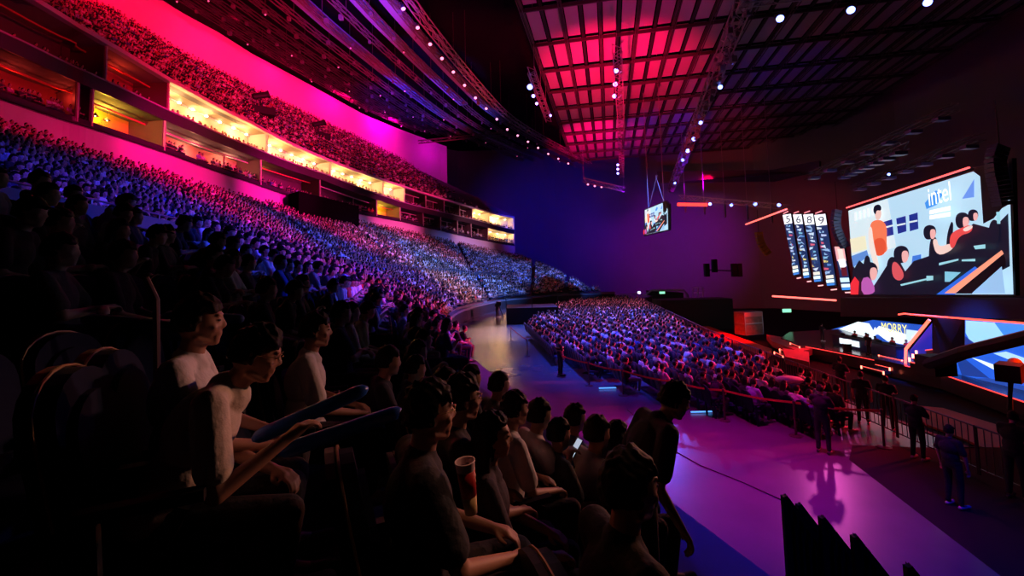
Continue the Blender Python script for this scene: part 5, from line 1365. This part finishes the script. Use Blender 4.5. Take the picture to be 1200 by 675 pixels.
# cross-aisle rail between the lower and upper rows
ts = [t for t in frange(.3, 8.6, 60)]
rail_m = mat('rail_steel', (.25,.16,.18), .4, .5)
for i in range(0, 60, 4):
    P = [Vector((*plan(ts[k], .322), lin(ZFRONT,ts[k])+.30*(lin(ZB,ts[k])-.35-lin(ZFRONT,ts[k])))) for k in range(i, i+5)]
    e = empty('guard_rail', P[0]); tag(e, f'guard rail with dark infill at the cross aisle, {ordinal(i//4+1)} length from the camera side', 'guard rail', 'guard rails of the cross aisle')
    R_ = [p-P[0] for p in P]; mb = MB(); mb.tube([r+Vector((0,0,1.08)) for r in R_], .022, 6)
    for r in R_: mb.bar(r, r+Vector((0,0,1.08)), .04)
    mb.build('rail', rail_m, e); mb = MB()
    for a, b in zip(R_[:-1], R_[1:]): mb.hexa([a+Vector((0,0,.1)), b+Vector((0,0,.1)), b+Vector((.02,.02,.1)), a+Vector((.02,.02,.1)), a+Vector((0,0,.98)), b+Vector((0,0,.98)), b+Vector((.02,.02,.98)), a+Vector((.02,.02,.98))])
    mb.build('infill', mat('rail_infill', (.05,.06,.09), .4), e)
# stair handrails with bright posts on the radial aisles
for ai, ta in enumerate(AIS[:4]):
    rows_ = [f for f, s, i in ROWS if s == 'up']
    mb = MB(); e = None
    for f in rows_[::2]:
        x, y = plan(ta, f); z = zrow(ta, f); p = Vector((x,y,z))
        if e is None: e = empty('stair_rail', p); tag(e, f'pale stair handrail in the upper rows, {ordinal(ai+1)} stairway from the camera side', 'handrail', 'stair handrails')
        r = p-e.location; mb.bar(r, r+Vector((0,0,.95)), .05)
    mb.build('posts', mat('pale_rail', (.6,.55,.6), .4), e)
    mb = MB(); pts = [Vector((*plan(ta,f), zrow(ta,f)+.95))-e.location for f in rows_[::2]]
    for k in range(0, len(pts)-1, 2): mb.bar(pts[k], pts[k+1], .05)
    mb.build('rail', mat('pale_rail'), e)
# solid block near the top of the stand, black for the doorway's shade
mb = MB(); ta, tb = t_of_u(338), t_of_u(412)
ks = frange(ta, tb, 6)
for a, b in zip(ks[:-1], ks[1:]):
    p = [plan(a,.905), plan(b,.905), plan(b,1), plan(a,1)]; z0 = zrow(a,.89)-.3; z1 = lin(ZB,a)+1.0
    mb.hexa([(*q,z0) for q in p]+[(*q,z1-.3) for q in p])
struct(mb.build('door_2', mat('vomitory_shade', (.004,.003,.004), .9, spec=0)), 'black block for the shaded doorway at the top of the lower stand')
# slatted end panels in front of the camera, low right
for i, (u, v, Y) in enumerate([(919,581,4.35),(936,591,4.55),(963,606,4.2),(1001,628,3.95),(1064,663,3.6)]):
    p = at(u, v, Y); e = empty('slatted_panel', p); tag(e, f'black slatted end panel with a pointed top at the foot of the stand, {ordinal(i+1)} away', 'panel', 'slatted end panels')
    w = Vector((.25,-.05,0)); h = Vector((0,0,-1.35)); t_ = Vector((.02,.04,0))
    drop = Vector((0,0,-.36)); mb = MB()
    mb.bar((0,0,0), h, .045); mb.bar((0,0,0), w+drop, .045); mb.bar(w+drop, w+h, .04); mb.build('frame', M_shell, e); mb = MB()
    for k in range(5):
        a = w*(k+.5)/5; mb.bar(a+drop*(k+.5)/5, a+h, .028, .02)
    mb.build('slats', M_shell, e); mb = MB(); mb.prism([t_*1, w+drop+t_, w+h+t_, h+t_], t_*.4); mb.build('backing', mat('backing',(.01,.01,.012),.7), e)
# dark technical platform at the far end of the walkway
p = on_z(612, 388, 0); mb = MB(); o = empty('camera_platform', Vector((1.5,44,0))); tag(o, 'low dark camera platform at the far end of the walkway', 'platform')
mb.box((-2.2,-1.5,0),(2.6,3,1.5)); mb.build('base', hd, o); mb = MB()
for x in (-2.2,.2,2.6): mb.bar((x,-1.5,1.5),(x,-1.5,2.5),.06)
mb.bar((-2.2,-1.5,2.5),(2.6,-1.5,2.5),.06); mb.build('rail', dark, o)
e = empty('floor_camera', Vector((-1.6,49,0))); tag(e, 'small dark tripod camera standing on the far part of the walkway', 'camera')
mb = MB(); 
for a in (0,2.1,4.2): mb.bar((.5*cos(a),.5*sin(a),0),(0,0,1.3),.07)
mb.build('tripod', dark, e); mb = MB(); mb.box((-.25,-.4,1.3),(.25,.4,1.7)); mb.build('camera_body', dark, e)
# guards and standing people
def stander(u, v, z, P, shirt, label, rz, **k):
    p = on_z(u, v, z); return person(P, p, rz, shirt, label, trou=BKc, **k)
hiv = mat('hi_vis', (.35,.75,.1), .6)
g1 = stander(966, 531, 0, PS[2], BKc, 'guard in black with a green armband standing where the walkway meets the fence', -.9)
mb = MB(); mb.lathe([(.075,0),(.075,.07)], (-.25,.0,1.24), 12); mb.build('armband', hiv, g1)
g2 = stander(657, 440, 0, PS[0], BKc, 'guard in dark uniform with pale stripes by the barrier gap', -1.2)
mb = MB(); mb.lathe([(.20,0),(.20,.04)], (0,0,1.15), 14); mb.lathe([(.20,0),(.20,.04)], (0,0,1.28), 14); mb.build('vest_stripes', mat('stripe',(.5,.5,.2),.5), g2)
stander(583, 372, 0, PS[0], BKc, 'person in black standing far away at the end of the walkway', .5)
for i, (u, v, Y, rz, lb) in enumerate([(1008,440,14.2,-.6,'onlooker leaning on the fence with a raised arm'),(1037,450,13.6,-.8,'onlooker with a bare forearm on the fence, next to the raised arm'),(1071,468,11.6,-1.2,'person in black with back turned, standing tall at the fence'),(1112,505,9.4,-1.3,'person with a lit red cheek, nearest on the dark carpet'),(1184,490,9.6,-1.2,'dark figure at the picture edge behind the fence'),(985,440,16.5,-1.0,'thin figure standing behind the guard at the fence')]):
    P = PS[i%3]; h = at(u, v, Y); hz = P['J']['head'].z
    o = person(P, (h.x, h.y, 0), rz, BKc, lb, scale=max(.9,min(1.12,(h.z)/hz)), trou=BKc)
# helmets/umbrella: pale covered object in floor crowd
p = on_z(925, 445, 1.2); mb = MB(); mb.ell((0,0,0),(.42,.25,.12),Matrix.Rotation(-.3,3,'Z'),14,8); o = mb.build('white_hood', mat('white_cloth',(.8,.85,.9),.6), smooth=True); o.location = p; tag(o, 'pale cloth held up over heads in the floor seats near the fence', 'cloth')
# blue plastic heap over seats, left
p = at(150, 372, 3.2); rr = random.Random(4); mb = MB()
for k in range(9):
    a = p+Vector((rr.uniform(-.5,.35), rr.uniform(-.2,.2), rr.uniform(-.10,.0))); b = a+Vector((rr.uniform(.2,.5), rr.uniform(-.1,.2), rr.uniform(-.08,.05))); mb.cap(a-p, .05, b-p, .035, 8)
o = mb.build('jacket_heap', mat('blue_jacket', (.04,.10,.30), .5), smooth=True); o.location = p; tag(o, 'blue jackets thrown over a seat back by the dark left rows', 'jackets')
for i, (u0, v0, u1, v1, Y, lb) in enumerate([(171,326,168,520,2.7,'upright aisle rail post in the dark left rows')]):
    mb = MB(); mb.tube([at(u0,v0,Y), at(u0+12,v0+25,Y), at(u0+14,v1,Y)], .018, 8); tag(mb.build('hand_rail', rail_m), lb, 'handrail')
# floor cable
mb = MB(); mb.tube([on_z(u, v, .012) for u, v in ((735,480),(790,528),(820,545),(870,565),(930,592))], .012, 5); tag(mb.build('floor_cable', dark), 'thin dark cable taped across the shining walkway', 'cable')
# backless props on floor left blue light bars
for i, (u, v) in enumerate([(712,455),(822,483)]):
    p = on_z(u, v, .03); mb = MB(); mb.box((-.35,-.03,0),(.35,.03,.03)); o = mb.build('floor_marker_light', emis((.1,.35,1),1.5)); o.location = p; tag(o, ['short blue floor light beyond the far barrier posts','short blue floor light by the bending person'][i], 'floor light')
# ------------------------------------------------------------------ light
RED, PINK, MAG, BLUE, DBL, WARM, WHT = (1,.0,.05), (1,.01,.16), (1,.02,.55), (.02,.12,1), (.01,.03,1), (1,.45,.15), (1,.9,.85)
# red / pink washes on the balcony wall and rows
def area(loc, target, col, power, sx, sy, name='wash_light'):
    d = bpy.data.lights.new(name, 'AREA'); d.shape = 'RECTANGLE'; d.size = sx; d.size_y = sy; d.color = col; d.energy = power
    o = bpy.data.objects.new(name, d); COL.objects.link(o); o.location = loc
    o.rotation_euler = (Vector(target)-Vector(loc)).to_track_quat('-Z','Y').to_euler(); return o
for t, c, p in ((1.6,RED,900),(2.5,(1,.0,.03),1300),(3.3,(1,.0,.03),1900),(4.1,(1,.0,.05),2200),(4.9,(1,.0,.07),2200),(5.6,(1,.0,.14),2200),(6.3,(1,.0,.45),1300),(7.0,(.7,.0,.5),300)):
    b = ubp(t, 1); n = wn(t); area((b.x-n.x*5, b.y-n.y*5, b.z+6.0), (b.x, b.y, b.z+2.2), c, p, 1.0, 3.0)
for (x, y, tx, ty, tz, c, p) in [(6,4,-36,24,28,RED,26000),(8,24,-36,46,28,RED,55000),(12,44,-34,62,28,PINK,70000),(18,60,-24,82,26,PINK,50000)]:
    spot((x,y,19), (tx,ty,tz), c, p, 34, .8, .5)
# pink wash on the band wall and the box fronts
for (x, y, tx, ty, tz, c, p) in [(-10,18,-29,24,15.5,(1,0,.12),7000),(-10,30,-29,38,15.0,(1,.0,.22),20000),(-8,46,-28,52,14.5,(1,.0,.30),26000),(-2,60,-20,74,13.5,(1,.03,.32),22000),(6,74,-8,90,12,(1,.3,.5),12000)]:
    spot((x,y,20), (tx,ty,tz), c, p, 36, .8, .5)
# blue over the lower stand, coming from the stage side
for (x, y, z, tx, ty, tz, c, p, a) in [(14,14,17,-13,14,6,DBL,26000,34),(20,26,19,-12,27,6,(.0,.03,1),60000,32),(20,40,19,-12,42,6,(.03,.08,1),80000,34),(24,52,20,-7,60,5,(.10,.24,1),120000,38),(30,58,20,2,78,4,(.07,.18,1),90000,38)]:
    spot((x,y,z), (tx,ty,tz), c, p, a, .9, .4)
spot((14,24,17), (-22,34,12), (1,.0,.16), 48000, 26, .9, .4)
spot((18,46,17), (-20,56,12), (1,.02,.34), 60000, 28, .9, .4)
spot((18,56,17), (-12,70,9), (1,.2,.5), 22000, 24, .9, .4)
spot((16,34,17), (-7,52,4), (1,.65,.7), 20000, 22, .9, .4)
# lower rows left, seen close
spot((14,27,13), (-4,13.5,4), (.02,.06,1), 22000, 26, .9, .4)
spot((16,22,9), (-3,15,4), (1,.03,.22), 5000, 24, .9, .4)
spot((12,20,13), (-6,13,4.5), (.02,.06,1), 6760, 30, .9, .4)
spot((14,16,8), (-5,14,4.5), (1,.02,.18), 2200, 32, .9, .4)
# walkway pools
spot((4,12,24), (4.9,11.8,0), (1,.0,.55), 24000, 25, 1, .4)
spot((39,59,24), (6.6,9.6,0), (1,.12,.6), 4000, 9, 1, .8)
spot((29,93,24), (4.9,15.8,0), (.05,.12,1), 26000, 6, 1, .8)
spot((8,20,22), (3.0,16.5,0), (.30,.0,1), 6500, 34, 1, .4)
spot((4,2,20), (5.2,7.6,0), (.0,.01,1), 11000, 30, 1, .4)
spot((-2,62,24), (-2.6,37,0), (1,.58,.55), 46000, 14, 1, .6)
spot((-1,44,26), (0,27,0), (.03,.05,1), 6000, 30, 1, .4)
# floor crowd: blue from above, red from the stage
spot((0,46,24), (7,38,1), (.06,.14,1), 108000, 46, .9, .5)
spot((2,26,22), (6,24,1), (.04,.07,1), 39600, 38, .9, .5)
spot((24,17,8), (8,17,1), (1,.02,.06), 24000, 44, .9, .5)
spot((28,34,9), (8,30,1), (1,.05,.16), 44000, 50, .9, .5)
spot((30,50,12), (9,48,1), (1,.18,.5), 44000, 50, .9, .5)
# near people: warm light from the stage side
spot((15,15,8.5), (-1.15,2.0,4.15), (1,.46,.34), 2600, 10.5, .8, .5)
spot((16,20,8.5), (.25,2.6,3.7), (1,.26,.12), 4200, 11, .9, .3)
spot((9,18,10), (.0,3.0,3.6), (.10,.10,1), 260, 22, .9, .3)
spot((3.5,3.2,10), (-.14,1.62,4.0), (1,.42,.25), 420, 7, .9, .15)  # added spot from above without a visible source, brightens the paper cup
# roof: red on the panels, blue beyond, blue on catwalks
spot((8,40,10), (13,56,30), (1,.0,.07), 114000, 56, 1, .5)
spot((12,66,12), (17,86,30), (1,.0,.12), 114000, 44, 1, .5)
spot((10,30,8), (10,44,30), (.8,.0,.20), 14400, 60, 1, .5)
spot((26,60,14), (27,84,30), (.0,.01,1), 14400, 50, 1, .5)
spot((30,50,8), (34,62,30), (.0,.01,1), 1819, 60, 1, .5)
spot((-6,30,18), (-13.5,42,31), DBL, 36000, 34, .8, .4)
spot((-12,50,16), (-14,66,31), DBL, 36000, 44, .8, .4)
spot((4,66,14), (-8,72,31), (.03,.08,1), 16000, 40, .8, .4)
spot((-2,30,10), (-22,50,32), (1,.01,.10), 44000, 60, 1, .5)
spot((6,46,10), (-3,60,30), (1,.02,.10), 30000, 40, 1, .5)
spot((0,30,12), (-8,44,30), (1,.02,.18), 12000, 40, 1, .5)
spot((8,30,6), (26,66,22), (1,.02,.08), 40000, 26, 1, .5)
# far wall
spot((4,80,20), (10,122,15), (.0,.01,1), 24700, 70, 1, .5)
spot((-20,90,24), (-24,112,34), (.0,.01,1), 1500, 70, 1, .5)
spot((20,80,20), (32,114,10), (.16,.0,.8), 14000, 70, 1, .5)
spot((32,74,20), (40,108,9), (.55,.0,.8), 18000, 60, 1, .5)
spot((36,80,21), (39,107,19), (1,.0,.06), 26400, 34, 1, .4)
spot((46,64,14), (53,94,8), (.7,.0,.05), 6400, 80, 1, .5)
# pit and stage
spot((26,50,8), (25,53,-3), (1,.0,.0), 24000, 44, .9, .4)
spot((24,17,6), (19,17,-4), (1,.02,.0), 30000, 44, .9, .4)
spot((30,42,6), (25.5,40,-3), (1,.0,.03), 9000, 50, .9, .4)
spot((30,32,8), (32,34,SZ), (.02,.10,1), 36000, 44, .9, .4)
spot((24,32,1), (32,37,SZ+1), (1,.85,.85), 700, 30, .9, .3)
spot((20,12,9), (11,11,0), (1,.03,.02), 400, 34, .9, .4)
w = bpy.data.worlds.new('world'); S.world = w; w.use_nodes = True
w.node_tree.nodes['Background'].inputs[0].default_value = (.02,.01,.05,1); w.node_tree.nodes['Background'].inputs[1].default_value = .0
S.view_settings.view_transform = 'Standard'; S.view_settings.look = 'None'; S.view_settings.exposure = 0; S.view_settings.gamma = 1; S.view_settings.use_curve_mapping = False
S.cycles.use_denoising = True; S.cycles.max_bounces = 4; S.cycles.diffuse_bounces = 1; S.cycles.glossy_bounces = 2; S.cycles.use_light_tree = True
try: S.cycles.denoiser = 'OPENIMAGEDENOISE'
except Exception: pass
